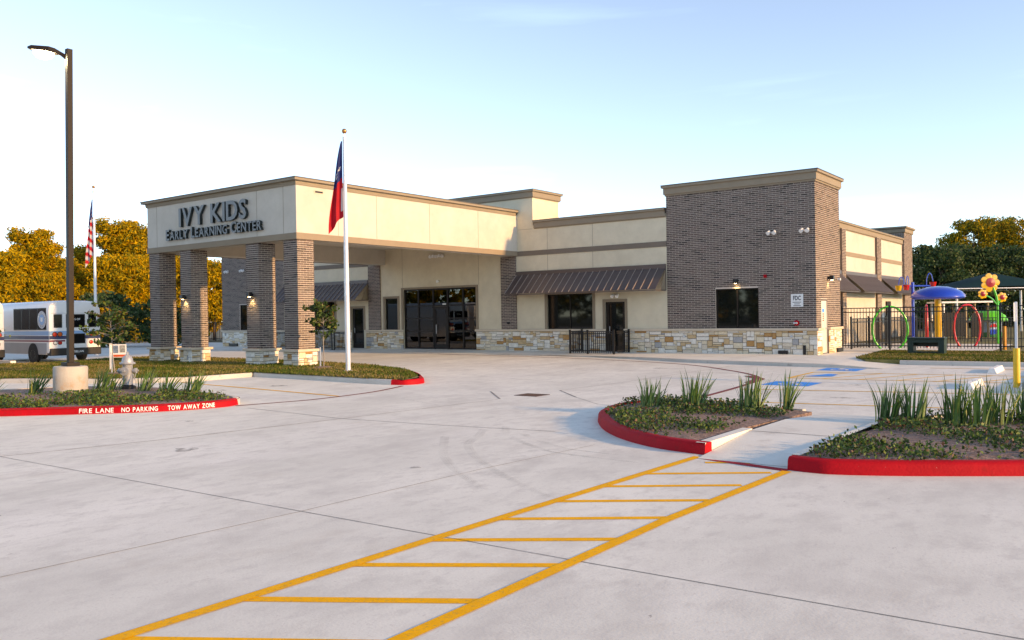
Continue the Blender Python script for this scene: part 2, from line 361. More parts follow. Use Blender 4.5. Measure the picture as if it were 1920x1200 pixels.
stripe([(-13.6,-19.75),(-8.77,-20.23),(-5.47,-20.59)], .10)
for pts in ([(2.5,-14.45),(8.15,-13.2)], [(2.65,-17.5),(8.6,-16.5)], [(2.34,-10.54),(2.26,-7.9)], [(2.34,-10.54),(8.1,-9.9)], [(2.26,-7.9),(8.1,-7.3)], [(5.0,-4.6),(8.1,-4.3)]):
    stripe(pts, .10, 'yellow_worn')
for k in range(6):
    x = 2.3+k*.95; stripe([(x,-10.45+k*.06),(x+1.0,-7.75+k*.06)], .09, 'yellow_worn', .003)
def film(name, col, lo, hi, top, scale=7):
    m = bpy.data.materials.new(name); m.use_nodes = True; t = m.node_tree; n = t.nodes; L = t.links; p = n['Principled BSDF']; p.inputs['Base Color'].default_value = (*col, 1); p.inputs['Roughness'].default_value = .9
    tc = n.new('ShaderNodeTexCoord'); nz = n.new('ShaderNodeTexNoise'); nz.inputs['Scale'].default_value = scale; nz.inputs['Detail'].default_value = 5; L.new(tc.outputs['Object'], nz.inputs['Vector'])
    mr = n.new('ShaderNodeMapRange'); mr.inputs[1].default_value = lo; mr.inputs[2].default_value = hi; mr.inputs[4].default_value = top; L.new(nz.outputs['Fac'], mr.inputs[0])
    tr = n.new('ShaderNodeBsdfTransparent'); ms = n.new('ShaderNodeMixShader'); L.new(mr.outputs[0], ms.inputs[0]); L.new(tr.outputs[0], ms.inputs[1]); L.new(p.outputs[0], ms.inputs[2]); L.new(ms.outputs[0], n['Material Output'].inputs[0]); return m
M['tyre'] = film('tyre_rubber_film', (.16,.15,.14), .32, .80, .15, 1.6)
for pts in ([(1.5,-24.6),(2.21,-25.45),(2.66,-25.96),(3.3,-26.55),(3.85,-26.98),(4.6,-27.5)], [(1.5,-23.6),(1.9,-24.23),(2.33,-25.02),(3.02,-25.74),(3.64,-26.25),(4.21,-26.68),(4.81,-27.07),(5.45,-27.45)], [(1.6,-23.1),(1.86,-23.45),(2.26,-23.95),(2.91,-24.43),(3.59,-24.86),(4.05,-25.02),(5.2,-25.12)], [(2.4,-23.7),(2.87,-24.07),(3.55,-24.48),(4.02,-24.66),(5.2,-24.75)]):
    for o, w in ((-.05,.05), (.012,.04), (.065,.05)):
        strip(MB(), [(p[0]+o, p[1]) for p in smooth_path(pts, 8)], w, ZP+.0045).build('tyre_mark', M['tyre'], pav)
M['oil'] = film('oil_film', (.07,.06,.055), .36, .62, .38, 9)
rngo = random.Random(12)
for ox, oy, r in ((-1.0,-27.6,.16),(1.2,-31.2,.10),(-9.6,-19.2,.22),(-9.9,-20.9,.16),(5.2,-15.6,.2),(4.6,-12.0,.16),(-4.2,-25.5,.09),(-3.0,-8.0,.2),(3.0,-26.9,.06)):
    k = rngo.random(); MB().face([(ox+r*(1+.35*math.sin(3*q*.42+k*9))*math.cos(q*.42)*1.2, oy+r*(1+.3*math.cos(2*q*.42+k*5))*math.sin(q*.42), ZP+.0042) for q in range(15)]).build('oil_stain', M['oil'], pav)
M['crackm'] = film('crack_dark', (.1,.09,.085), .3, .5, .75, 12)
for (ax, ay, bx_, by_) in ((-6.4,-31.5,-3.0,-30.4),(-3.6,-20.3,-1.8,-21.0),(5.0,-16.2,6.4,-15.6)):
    pts = [(ax+(bx_-ax)*k/14+rngo.gauss(0,.035), ay+(by_-ay)*k/14+rngo.gauss(0,.035)) for k in range(15)]; strip(MB(), pts, .006, ZP+.0038).build('crack', M['crackm'], pav)
def hc_symbol(cx, cy, s, up):
    """blue square with a white wheelchair figure, drawn flat on the slab"""
    u = Vector(up).normalized(); r = Vector((u.y,-u.x)); c = Vector((cx,cy))
    W3 = lambda a, b, z: (c+r*a*s+u*b*s).to_tuple() + (ZP+z,)
    MB().face([W3(-.5,-.5,.004),W3(.5,-.5,.004),W3(.5,.5,.004),W3(-.5,.5,.004)]).build('accessible_bay_square', M['bluep'], pav)
    mb = MB(); mb.face([W3(-.06+.07*math.cos(a*.52),.36+.07*math.sin(a*.52),.008) for a in range(12)])
    for q in ([(-.1,.27),(-.02,.27),(.0,-.02),(-.1,-.02)], [(-.1,.03),(.17,.03),(.17,-.04),(-.1,-.04)], [(.1,-.03),(.18,-.03),(.28,-.32),(.2,-.34)], [(.2,-.34),(.34,-.3),(.34,-.24),(.2,-.27)], [(0,.16),(.17,.16),(.17,.11),(0,.11)]):
        mb.face([W3(a, b, .008) for a, b in q][::-1])
    arc = [(-.04+.2*math.cos(R(a)), -.12+.2*math.sin(R(a))) for a in range(130, 340, 15)]
    for a, b in zip(arc, arc[1:]):
        i = lambda p: (-.04+(p[0]+.04)*.72, -.12+(p[1]+.12)*.72)
        mb.face([W3(*a,.008), W3(*b,.008), W3(*i(b),.008), W3(*i(a),.008)])
    mb.build('wheelchair_symbol', M['white'], pav, fix=True)
hc_symbol(2.68,-6.35,1.25,(0,1)); hc_symbol(3.05,-12.4,1.25,(0,1))
MB().face([(2.55,-9.75,ZP+.009),(3.3,-9.5,ZP+.009),(3.2,-8.6,ZP+.009),(2.9,-8.5,ZP+.009)]).build('faded_paint_patch', M['bluep'], pav)

KP = [(0,-.16),(-.012,-.035),(-.028,-.012),(-.055,0),(-.15,0),(-.15,-.12)]
def kerb(name, pts, m, n=6, smooth=True, prof=KP):
    p = smooth_path(pts, n) if n > 1 else pts
    return MB().sweep(p, prof).build(name, M[m], kind='structure', smooth=True, fix=True)
# front walk, falling from the wall to the kerb
edge = [(-42,-2.3,-.125),(-26,-2.2,-.135),(-18,-2.0,-.135),(-13.05,-1.6,-.13),(-9.73,-1.95,-.10),(-6.38,-3.09,-.06),(-3.36,-4.44,-.035),(-1.02,-5.0,-.03),(.65,-5.35,-.03),(2.12,-5.45,-.05),(3.75,-5.6,-.146)]
inner = [(x,.06,0) for x in (-42,-26,-18,-13.05,-9.73,-6.38,-3.36,-1.02)] + [(.65,8,0),(2.12,8,0),(3.75,-2.9,-.146)]
mb = MB()
for i in range(len(edge)-1):
    a, b, c, d = edge[i], edge[i+1], inner[i+1], inner[i]; mb.face([a,b,c,d])
fw_ = mb.build('front_walk', M['walk'], kind='structure')
ep = smooth_path([e for e in edge], 5)
mb = MB()
for a, b in zip(ep, ep[1:]):
    mb.face([(a[0],a[1]-.004,-.16),(b[0],b[1]-.004,-.16),(b[0],b[1],b[2]+.004),(a[0],a[1],a[2]+.004)])
    mb.face([(a[0],a[1],a[2]+.004),(b[0],b[1],b[2]+.004),(b[0],b[1]+.16,b[2]+.007),(a[0],a[1]+.16,a[2]+.007)])
mb.build('front_kerb', M['kerb'], kind='structure')
for x0, y0 in ((-4.9,-3.75),(-1.9,-4.8),(.3,-5.3),(-9,-2.1),(-13,-1.5),(-22,-2.0),(-30,-2.0)):
    strip(MB(), [(x0,y0),(x0,-.1)], .014, -.0).build('joint', M['joint'], fw_).location.z = .004 - .05*0
# lawn island under the canopy
lawn = [(-6.3,-17.35),(-7.92,-17.42),(-10.15,-17.2),(-13.62,-17.08),(-13.7,-18.0),(-13.77,-19.5),(-15.6,-21.1),(-19.4,-22.65),(-25,-24.2),(-30,-23.0),(-30.5,-19.5),(-28.9,-16.65),(-30.1,-13.4),(-29.4,-11.5),(-24.85,-11.0),(-20.8,-11.05),(-17,-11.45),(-12.84,-12.24),(-9.5,-13.8),(-7.3,-15.6),(-6.55,-16.6)]
lawn = lawn[::-1]   # clockwise list as measured -> counter-clockwise
def ccw(p):
    a = sum(p[i][0]*p[(i+1) % len(p)][1]-p[(i+1) % len(p)][0]*p[i][1] for i in range(len(p))); return p if a > 0 else p[::-1]
lawn = ccw(lawn)
MB().face([(x,y,.0) for x, y in lawn]).build('lawn', M['grass'], kind='structure')
kerb('kerb', [(-30,-23.0),(-25,-24.2),(-19.4,-22.65),(-15.6,-21.1),(-13.77,-19.5),(-13.66,-18.0),(-13.6,-17.12)], 'kerb', 5)
kerb('kerb', [(-13.6,-17.10),(-12,-17.12),(-10.15,-17.2),(-7.92,-17.44),(-6.75,-17.47)], 'kerb', 5)
kerb('red_kerb', [(-6.75,-17.47),(-6.36,-17.32),(-6.2,-16.95),(-6.35,-16.5),(-7.0,-15.85),(-8.2,-14.75),(-9.4,-13.9)], 'red', 6)
kerb('kerb', [(-9.4,-13.9),(-12.84,-12.2),(-17,-11.4),(-20.8,-11.0),(-24.85,-10.95),(-29.4,-11.4),(-30.2,-13.4)], 'kerb', 5)
# left bed
LBf = [(-13,-31.5),(-10.6,-28.9),(-8.58,-27.07),(-7.41,-26.0),(-6.6,-25.2),(-6.08,-24.4),(-5.86,-23.6),(-6.02,-23.1)]
LBb = [(-6.02,-23.1),(-6.6,-22.72),(-8.5,-22.35),(-11.4,-22.2),(-13.6,-23.2),(-15,-26),(-17,-31)]
LBpath = smooth_path(LBf, 8)
lk = kerb('red_kerb', LBf, 'red', 8, prof=[(0,-.16),(-.02,-.03),(-.035,-.008),(-.06,0.004),(-.16,0.004),(-.16,-.1)])
kerb('kerb', LBb, 'kerb', 5)
LB = LBpath[:-1]+smooth_path(LBb, 5)
MB().face([(x,y,-.015) for x, y in ccw([p[:2] for p in LB])]).build('planting_bed', M['mulch'], kind='structure')
# right island with the ramp walk through it
RIf = [(2.35,-18.95),(2.12,-20.0),(2.4,-21.25),(2.92,-22.14),(3.55,-22.92),(4.28,-23.56),(5.01,-23.96),(5.74,-24.12)]
KPH = [(0,-.16),(-.015,-.03),(-.03,-.005),(-.06,.012),(-.17,.012),(-.17,-.12)]
kerb('red_kerb', RIf, 'red', 8, prof=KPH)
kerb('kerb', [(5.6,-19.3),(4,-19.05),(2.6,-18.75),(2.36,-18.93)], 'kerb', 5)
RI = ccw([p[:2] for p in smooth_path(RIf, 6)]+[(5.6,-23.9),(5.62,-22.3),(5.85,-19.5),(5.5,-19.35),(4,-19.1),(2.7,-18.85)])
def shrink(poly, d):
    P = np.array(poly); c = P.mean(0); return [tuple(c+(p-c)*(1-d/max(.3, np.linalg.norm(p-c)))) for p in P]
def mound(poly, name, h):
    P = np.array(poly); c = P.mean(0); mb = MB(); rings = 5; pts = []
    for k in range(rings+1):
        t = 1-k/rings*.92
        pts.append([(c[0]+(p[0]-c[0])*t, c[1]+(p[1]-c[1])*t, -.02+h*(1-t*t)) for p in poly])
    n = len(poly); mb.sweep([tuple(p) for p in poly], [(0,-.165),(0,-.02)], closed=True)
    for k in range(rings):
        for i in range(n):
            j = (i+1) % n; mb.face([pts[k][i],pts[k][j],pts[k+1][j],pts[k+1][i]])
    mb.face(pts[-1]); return mb.build(name, M['mulch'], kind='structure', smooth=True, fix=True)
mound(shrink(RI, .1), 'planting_bed', .05)
RBf = [(7.03,-24.62),(7.3,-24.66),(7.62,-24.62),(8.3,-24.3),(9.41,-23.62),(11,-22.6),(13.5,-21.2)]
kerb('red_kerb', RBf, 'red', 8, prof=KPH)
RB = ccw([p[:2] for p in smooth_path(RBf, 6)]+[(13.5,-18.9),(9,-19.1),(7.9,-19.2),(7.3,-20.2),(7.1,-22)])
mound(shrink(RB, .1), 'planting_bed', .06)
mb = MB()
rows = [(-24.42,5.77,7.03,-.146),(-23.6,5.76,7.05,-.09),(-22.5,5.74,7.08,-.012),(-21,5.78,7.15,.0),(-19.6,5.95,7.5,-.05),(-18.5,6.0,8.0,-.146)]
for a, b in zip(rows, rows[1:]): mb.face([(a[1],a[0],a[3]),(a[2],a[0],a[3]),(b[2],b[0],b[3]),(b[1],b[0],b[3])])
mk = MB()
for a, b in zip(rows[:-1], rows[1:]): mk.face([(a[2]-.01,a[0],a[3]-.01),(a[2]-.01,a[0],max(a[3],-.02)+.03),(b[2]-.01,b[0],max(b[3],-.02)+.03),(b[2]-.01,b[0],b[3]-.01)]); mk.face([(a[2]-.01,a[0],max(a[3],-.02)+.03),(a[2]+.09,a[0],max(a[3],-.02)+.03),(b[2]+.09,b[0],max(b[3],-.02)+.03),(b[2]-.01,b[0],max(b[3],-.02)+.03)])
mk.build('ramp_kerb', M['walk'], kind='structure', fix=True)
rw = mb.build('ramp_walk', M['walk'], kind='structure')
strip(MB(), [(5.74,-22.5),(7.08,-22.5)], .02, -.008).build('joint', M['joint'], rw)
mb = MB(); mb.face([(5.60,-24.1,.012),(5.74,-24.1,.012),(5.74,-22.35,.006),(5.58,-22.35,.006)]); mb.face([(5.742,-24.1,.012),(5.742,-24.1,-.15),(5.742,-22.4,-.03),(5.742,-22.35,.006)])
mb.build('ramp_kerb', M['walk'], kind='structure', fix=True)
stripe([(5.73,-24.32),(6.1,-24.44),(6.6,-24.56),(7.05,-24.66)], .15, 'red', .004)
# parking side: kerb at the heads of the stalls, lawn and kerb beyond
MB().box(8.35,40,-12.9,-3.2,ZP,-.01).build('side_walk', M['walk'], kind='structure')
kerb('kerb', [(8.25,-3.3),(8.25,-12.4),(8.45,-12.95),(40,-12.95)], 'kerb', 1)
kerb('kerb', [(3.75,-3.05),(4.6,-3.08),(8.3,-3.0)], 'kerb', 1)
MB().prism(ccw([(2.6,-2.92),(8.4,-2.9),(60,-2.9),(60,75),(-2,75),(-2,13),(5.6,12.4),(5.6,5.2),(1.66,5.0),(1.55,4.2),(1.9,-1.5)]), -.18, .006).build('play_lawn', M['grass'], kind='structure')
sheet('play_pad', [(-2.1,3.4),(1.6,3.4),(1.66,5.0),(5.6,5.2),(5.6,12.4),(-2.1,13)], .004, M['walk'])

# ================================================================== THE SCHOOL BUILDING
B = thing('school_building', (-20,0,0), 'long beige stucco and dark brick childcare building with a deep columned entrance canopy', 'building')
BL, BH, BJ = .295, .081, .018
def grid_holes(a0, a1, z0, z1, holes):
    A = sorted({a0,a1,*[min(max(h[0],a0),a1) for h in holes],*[min(max(h[1],a0),a1) for h in holes]})
    Z = sorted({z0,z1,*[min(max(h[2],z0),z1) for h in holes],*[min(max(h[3],z0),z1) for h in holes]})
    for i in range(len(A)-1):
        run = None
        for k in range(len(Z)-1):
            ca, cz = (A[i]+A[i+1])/2, (Z[k]+Z[k+1])/2
            if not any(h[0] < ca < h[1] and h[2] < cz < h[3] for h in holes):
                run = (run[0], Z[k+1]) if run else (Z[k], Z[k+1])
            else:
                if run: yield A[i], A[i+1], run[0], run[1]
                run = None
        if run: yield A[i], A[i+1], run[0], run[1]
def panel(mb, axis, c, a0, a1, z0, z1, depth, holes=(), mi=0):
    """wall slab whose visible face is the plane axis=c; the slab goes inwards by depth (sign included)"""
    for p, q, r, s in grid_holes(a0, a1, z0, z1, holes):
        if axis == 'y': mb.box(p, q, min(c,c+depth), max(c,c+depth), r, s, mi)
        else: mb.box(min(c,c+depth), max(c,c+depth), p, q, r, s, mi)
    return mb
def brick_rects(a0, a1, z0, z1, holes=(), ph=0, L=BL, H=BH, j=BJ):
    n = max(1, round((z1-z0)/H)); h = (z1-z0)/n; rng = random.Random(int(abs(a0*100)+z1*10))
    for k in range(n):
        b = z0+k*h; t = b+h-j; a = a0-(L*.5 if (k+ph) % 2 else 0)+rng.uniform(-.004,.004)
        while a < a1-.01:
            p, q = max(a, a0), min(a+L-j, a1); segs = [(p, q)]
            for hl in holes:
                if t > hl[2] and b < hl[3]:
                    ns = []
                    for s, e in segs:
                        if e <= hl[0] or s >= hl[1]: ns.append((s, e))
                        else:
                            if s < hl[0]-.02: ns.append((s, hl[0]))
                            if e > hl[1]+.02: ns.append((hl[1], e))
                    segs = ns
            for s, e in segs:
                if e-s > .03: yield s, e, b, t
            a += L
def brick_pick(rng): return rng.choices([0,1,2,3], [.4,.34,.12,.14])[0]
def brickwork(mb, axis, c, out, a0, a1, z0, z1, holes=(), ph=0, d=.010):
    rng = random.Random(int(abs(a0*37+c*11+z0)*10))
    for s, e, b, t in brick_rects(a0, a1, z0, z1, holes, ph):
        o = out*(d+rng.uniform(-.002,.002))
        if axis == 'y': mb.box(s, e, min(c,c+o), max(c,c+o), b, t, brick_pick(rng), skip='k' if out < 0 else 'f')
        else: mb.box(min(c,c+o), max(c,c+o), s, e, b, t, brick_pick(rng), skip='l' if out > 0 else 'r')
# --- stone: random ashlar. alike unit stones are shared, the first 300 are parts of their own
def unit_stone(k):
    rng = random.Random(k); bm = bmesh.new(); bmesh.ops.create_cube(bm, size=1)
    for v in bm.verts: v.co += Vector((rng.uniform(-.02,.02), 0, rng.uniform(-.03,.03)))
    fr = [v for v in bm.verts if v.co.y < 0]
    for v in fr: v.co.x *= .965; v.co.z *= .94; v.co.y += rng.uniform(-.12,.12)
    f = [f for f in bm.faces if all(v.co.y < .0 for v in f.verts)][0]
    r = bmesh.ops.poke(bm, faces=[f])
    for v in r['verts']: v.co.y -= .22; v.co.x += rng.uniform(-.2,.2); v.co.z += rng.uniform(-.2,.2)
    me = bpy.data.meshes.new('stone'); bm.to_mesh(me); bm.free(); return me
US = []
for k in range(6):
    row = []
    for s in range(3):
        me = unit_stone(k*3+s); me.materials.append(ST[k]); row.append(me)
    US.append(row)
def ashlar(a0, a1, z0, z1, seed, cw=.085, ch=.082):
    rng = random.Random(seed); nx = max(1, round((a1-a0)/cw)); nz = max(1, round((z1-z0)/ch)); cx = (a1-a0)/nx; cz = (z1-z0)/nz
    g = [[False]*nx for _ in range(nz)]; out = []
    for k in range(nz):
        for i in range(nx):
            if g[k][i]: continue
            w = rng.choice([2,3,3,4,5,6,7]); h = rng.choices([1,2,3], [.42,.42,.16])[0]
            if w <= 2 and h == 1: w = 3
            ww = 0
            while ww < w and i+ww < nx and not g[k][i+ww]: ww += 1
            if nx-(i+ww) == 1: ww += 1
            h = min(h, nz-k)
            for hh in range(1, h):
                if any(i+q < nx and g[k+hh][i+q] for q in range(ww)): h = hh; break
            for hh in range(h):
                for q in range(ww):
                    if i+q < nx: g[k+hh][i+q] = True
            out.append((a0+i*cx, a0+min(nx, i+ww)*cx, z0+k*cz, z0+(k+h)*cz, rng.choices(range(6), STW)[0]))
    return out
STONES = [0]
leftover = []
def stonewall(axis, c, out, a0, a1, z0, z1, seed, parent=None, d=.03, j=.015):
    """stones proud of the mortar face c"""
    for s, e, b, t, k in ashlar(a0, a1, z0, z1, seed):
        rec = (axis, c, out, s+j*.5, e-j*.5, b+j*.5, t-j*.5, k, d, seed)
        if STONES[0] < 300 and parent is not None: STONES[0] += 1; place_stone(rec, parent)
        else: leftover.append(rec)
def stone_matrix(rec):
    axis, c, out, s, e, b, t, k, d, seed = rec
    if axis == 'y':  # unit stone front is -Y
        return Matrix.Translation(((s+e)/2, c-d*.5, (b+t)/2)) @ Matrix.Diagonal((e-s, d, t-b, 1))
    return Matrix.Translation((c+d*.5, (s+e)/2, (b+t)/2)) @ Matrix.Rotation(math.pi/2, 4, 'Z') @ Matrix.Diagonal((e-s, d, t-b, 1))
def place_stone(rec, parent):
    o = bpy.data.objects.new('stone', US[rec[7]][int(rec[3]*97) % 3]); link(o, 'stone', parent); o.matrix_basis = stone_matrix(rec)

# --- front wall: stucco, brick towers, stone base
H_ST = 1.08
winR = (-13.14,-10.52,1.08,2.79); doorR = (-9.83,-8.77,0,2.35); store = (-22.97,-17.68,0,3.34); smallw = (-24.42,-23.42,1.08,2.87)
doorL = (-27.2,-26.2,0,2.35); winL = (-31.3,-28.7,1.08,2.79); towW = (-4.31,-2.39,1.08,2.79); towWL = (-38.14,-36.2,1.08,2.79)
HOLES = [winR, doorR, store, smallw, doorL, winL]
mb = MB(); panel(mb, 'y', 0, -33.46, -6.6, 0, 6.3, .28, HOLES)
panel(mb, 'y', 0, -26.1, -13.95, 6.3, 7.75, .28)
mb.box(-14.23,-13.951,.281,2.4,6.2,7.75); mb.box(-26.1,-25.82,.281,2.4,6.2,7.75); mb.box(-25.819,-14.231,2.12,2.4,6.2,7.749)
mb.build('front_wall', M['stucco'], B)
mb = MB(); panel(mb, 'x', -2.2, .29, 28.6, 0, 6.25, -.28, [(21.4,22.5,0,2.3)])
mb.build('side_wall', M['stucco_light'], B)
MB().box(-37.9,-2.5,28.3,28.6,0,6.2).build('rear_wall', M['stucco'], B); MB().box(-37.9,-37.6,3.45,28.29,0,6.2).build('left_wall', M['stucco'], B)
MB().box(-37.6,-2.49,.3,28.29,5.75,5.95).build('roof', M['capdark'], B)
# control joints in the stucco
for x in (-13.08,-10.47): MB().box(x-.008,x+.008,-.004,.01,3.98,4.79).build('control_joint', M['trim'], B); MB().box(x-.008,x+.008,-.004,.01,5.04,6.14).build('control_joint', M['trim'], B)
for x in (-23.02,-17.49): MB().box(x-.008,x+.008,-.004,.01,3.44,5.7).build('control_joint', M['trim'], B)
MB().box(-14.85,-14.0,-.004,.01,6.12,6.135).build('control_joint', M['trim'], B)
MB().box(-15.0,-6.6,-.03,.02,4.79,5.03).build('band', M['band'], B)
MB().box(-33.46,-25.75,-.03,.02,4.79,5.03).build('band', M['band'], B)
# towers
def tower(x0, x1, y1, hole, right_hole, name):
    cx = .5*(x0+x1); mb = MB()
    panel(mb, 'y', .010, x0+.01, x1-.01, 0, 7.1, .3, [hole]); panel(mb, 'x', x1-.01, .311, y1-.01, 0, 7.1, -.3, right_hole)
    mb.box(x0+.01, x0+.31, .311, y1-.01, 0, 7.1); mb.box(x0+.311, x1-.311, y1-.31, y1-.01, 0, 7.1); mb.box(x0+.311,x1-.311,.311,y1-.311,6.6,6.8)
    t = mb.build(name, M['mortar'], B)
    b = MB(); brickwork(b, 'y', .010, -1, x0, x1, H_ST, 7.06, [hole]); brickwork(b, 'x', x1-.01, 1, .0105, y1, H_ST, 7.06, right_hole, 1)
    b.build('brickwork', BR, t, kind='stuff')
    c = MB().sweep([(x0,y1),(x0,0),(x1,0),(x1,y1)], [(-.02,7.04),(.04,7.04),(.04,7.09),(.09,7.115),(.09,7.37),(.125,7.385),(.17,7.40),(.17,7.485),(.15,7.5)], closed=True)
    c.build('cornice', M['cap'], B, fix=True)
    MB().sweep([(x0,y1),(x0,0),(x1,0),(x1,y1)], [(.15,7.5),(.18,7.5),(.18,7.53),(-.25,7.55),(-.25,7.0)], closed=True).build('cap_flashing', M['capdark'], B, fix=True)
    return t
TR = tower(-6.6, 0, 3.44, towW, [(.65,1.55,0,2.25)], 'brick_tower')
TL = tower(-40.07, -33.46, 3.44, towWL, [], 'brick_tower')
# wing cornices
def wing_cornice(path, z, closed=False):
    MB().sweep(path, [(-.02,z-.03),(.03,z-.03),(.05,z),(.09,z+.02),(.09,z+.26),(.13,z+.28),(.17,z+.29),(.17,z+.37)], closed=closed).build('cornice', M['cap'], B, fix=True)
    MB().sweep(path, [(.15,z+.37),(.18,z+.37),(.18,z+.395),(-.25,z+.41),(-.25,z-.3)], closed=closed).build('cap_flashing', M['capdark'], B, fix=True)
wing_cornice([(-13.85,-.002),(-6.61,-.002)], 6.14); wing_cornice([(-33.45,-.002),(-26.0,-.002)], 6.14)
wing_cornice([(-26.1,2.4),(-26.1,0),(-13.95,0),(-13.95,2.4)], 7.72, True)
wing_cornice([(-2.2,3.45),(-2.2,26.1)], 6.12)
# stone base
stone_runs = [('y',-.02,-1,-8.77,-.002),('x',.02,1,-.02,.65),('x',.02,1,1.55,3.44),('y',-.02,-1,-17.68,-9.83),('y',-.02,-1,-25.98,-22.97),('y',-.02,-1,-33.4,-27.2),('y',-.02,-1,-40.05,-33.41)]
sw_ = []
for i, (ax, c, out, a0, a1) in enumerate(stone_runs):
    mb = MB()
    if ax == 'y': mb.box(a0, a1 if i else .02, c, .009, -.16, .975)
    else: mb.box(-.02, c, a0, a1, -.16, .975)
    w = mb.build('stone_base', M['shadedmortar'], B); sw_.append(w)
    stonewall(ax, c, out, a0, a1 if i else .045, -.03, .97, 40+i, w)
    if ax == 'y': MB().box(a0-.03, (a1+.03) if i else .12, -.12, .0, .975, H_ST).build('ledge', M['ledge'], B, bevel=.012)
    else: MB().box(.0, .12, a0 if i != 1 else .001, a1+(.03 if i == 2 else 0), .976, H_ST-.001).build('ledge', M['ledge'], B, bevel=.012)
# brick piers beside the entrance
for x0, x1 in ((-15.97,-15.01),(-25.73,-24.76)):
    p = MB().box(x0+.01,x1-.01,-.06,.01,H_ST,4.80).build('brick_pier', M['mortar'], B)
    b = MB(); brickwork(b, 'y', -.06, -1, x0, x1, H_ST, 4.80); brickwork(b, 'x', x1-.01, 1, -.06, .0, H_ST, 4.80); b.build('brickwork', BR, p, kind='stuff')
# side wing: pilasters, bands, end tower
for y0, y1 in ((11.5,12.25),(18.95,20.0)):
    p = MB().box(-2.19,-2.09,y0+.01,y1-.01,0,6.12).build('brick_pilaster', M['mortar'], B)
    b = MB(); brickwork(b, 'x', -2.09, 1, y0, y1, 0, 6.12); b.box(-2.19,-2.08,y0,y0+.009,0,6.12,1); b.build('brickwork', BR, p, kind='stuff')
for y0, y1 in ((3.5,11.5),(12.25,18.95),(20.0,26.15)): MB().box(-2.21,-2.165,y0,y1,4.72,4.95).build('band', M['trim'], B)
MB().box(-4.4,-2.05,26.15,28.6,0,7.0).build('end_tower', M['mortar'], B)
b = MB(); brickwork(b, 'x', -2.05, 1, 26.15, 28.6, 0, 6.95); brickwork(b, 'y', 26.15, -1, -4.4, -2.04, 0, 6.95); b.build('brickwork', BR, B, kind='stuff')
MB().sweep([(-4.4,28.6),(-4.4,26.15),(-2.05,26.15),(-2.05,28.6)], [(-.02,6.9),(.04,6.9),(.09,6.95),(.09,7.15),(.2,7.22),(.2,7.32),(-.2,7.34)], closed=True).build('cornice', M['cap'], B, fix=True)
MB().box(-16,-3.2,26.3,27.2,6.2,7.0).build('roof_parapet', M['stucco_light'], B)

# --- entrance canopy
CX0, CX1, CY = -25.14, -14.93, -14.07
mb = MB(); T = .8
mb.box(CX0,CX1,CY,CY+T,4.82,6.87); mb.box(CX1-T,CX1,CY+T,-.005,4.82,6.87); mb.box(CX0,CX0+T,CY+T,-.005,4.82,6.87); mb.box(CX0+T,CX1-T,CY+T,-.005,5.66,5.8); mb.box(CX0+T,CX1-T,CY+T,-.006,6.5,6.6)
can = mb.build('canopy', M['stucco_light'], B)
MB().sweep([(CX0,-.006),(CX0,CY),(CX1,CY),(CX1,-.006)], [(-.1,4.80),(.03,4.80),(.03,5.04),(-.05,5.05)], capends=False).build('band', M['trim'], can, fix=True)
MB().sweep([(CX0,-.14),(CX0,CY),(CX1,CY),(CX1,-.14)], [(-.02,6.84),(.04,6.84),(.06,6.93),(.06,6.985),(.13,6.99),(.20,7.0),(.20,7.09)], capends=True).build('cornice', M['cap'], can, fix=True)
MB().sweep([(CX0,-.14),(CX0,CY),(CX1,CY),(CX1,-.14)], [(.19,7.09),(.22,7.09),(.22,7.12),(-.3,7.14),(-.3,6.8)], capends=True).build('cap_flashing', M['capdark'], can, fix=True)
for x in (-24.38,-17.3,-15.68): MB().box(x-.008,x+.008,CY-.004,CY+.01,5.05,6.84).build('control_joint', M['trim'], can)
for y in (-12.0,-9.89,-6.62,-3.16): MB().box(CX1-.01,CX1+.004,y-.008,y+.008,5.05,6.84).build('control_joint', M['trim'], can)
MB().box(CX1-.01,CX1+.012,-13.2,-12.72,6.58,6.72).box(CX1+.012,CX1+.016,-13.15,-12.77,6.63,6.70,1).build('overflow_scupper', [M['ledge'], M['black']], can)
M['lampglow'] = mat('lamp_glow', (1,.9,.7), .5, 0, 1, emit=(1,.75,.42), estr=14)
M['softglow'] = mat('soft_glow', (1,1,.95), .5, 0, 1, emit=(1,.93,.8), estr=1.2)
for x in (-22.6,-20,-17.4):
    for y in (-10.5,-6.0,-2.6):
        MB().lathe([(.0,5.655),(.09,5.655),(.09,5.648),(.07,5.645),(0,5.645)], (x,y,0), 14).build('downlight', M['softglow'], can)
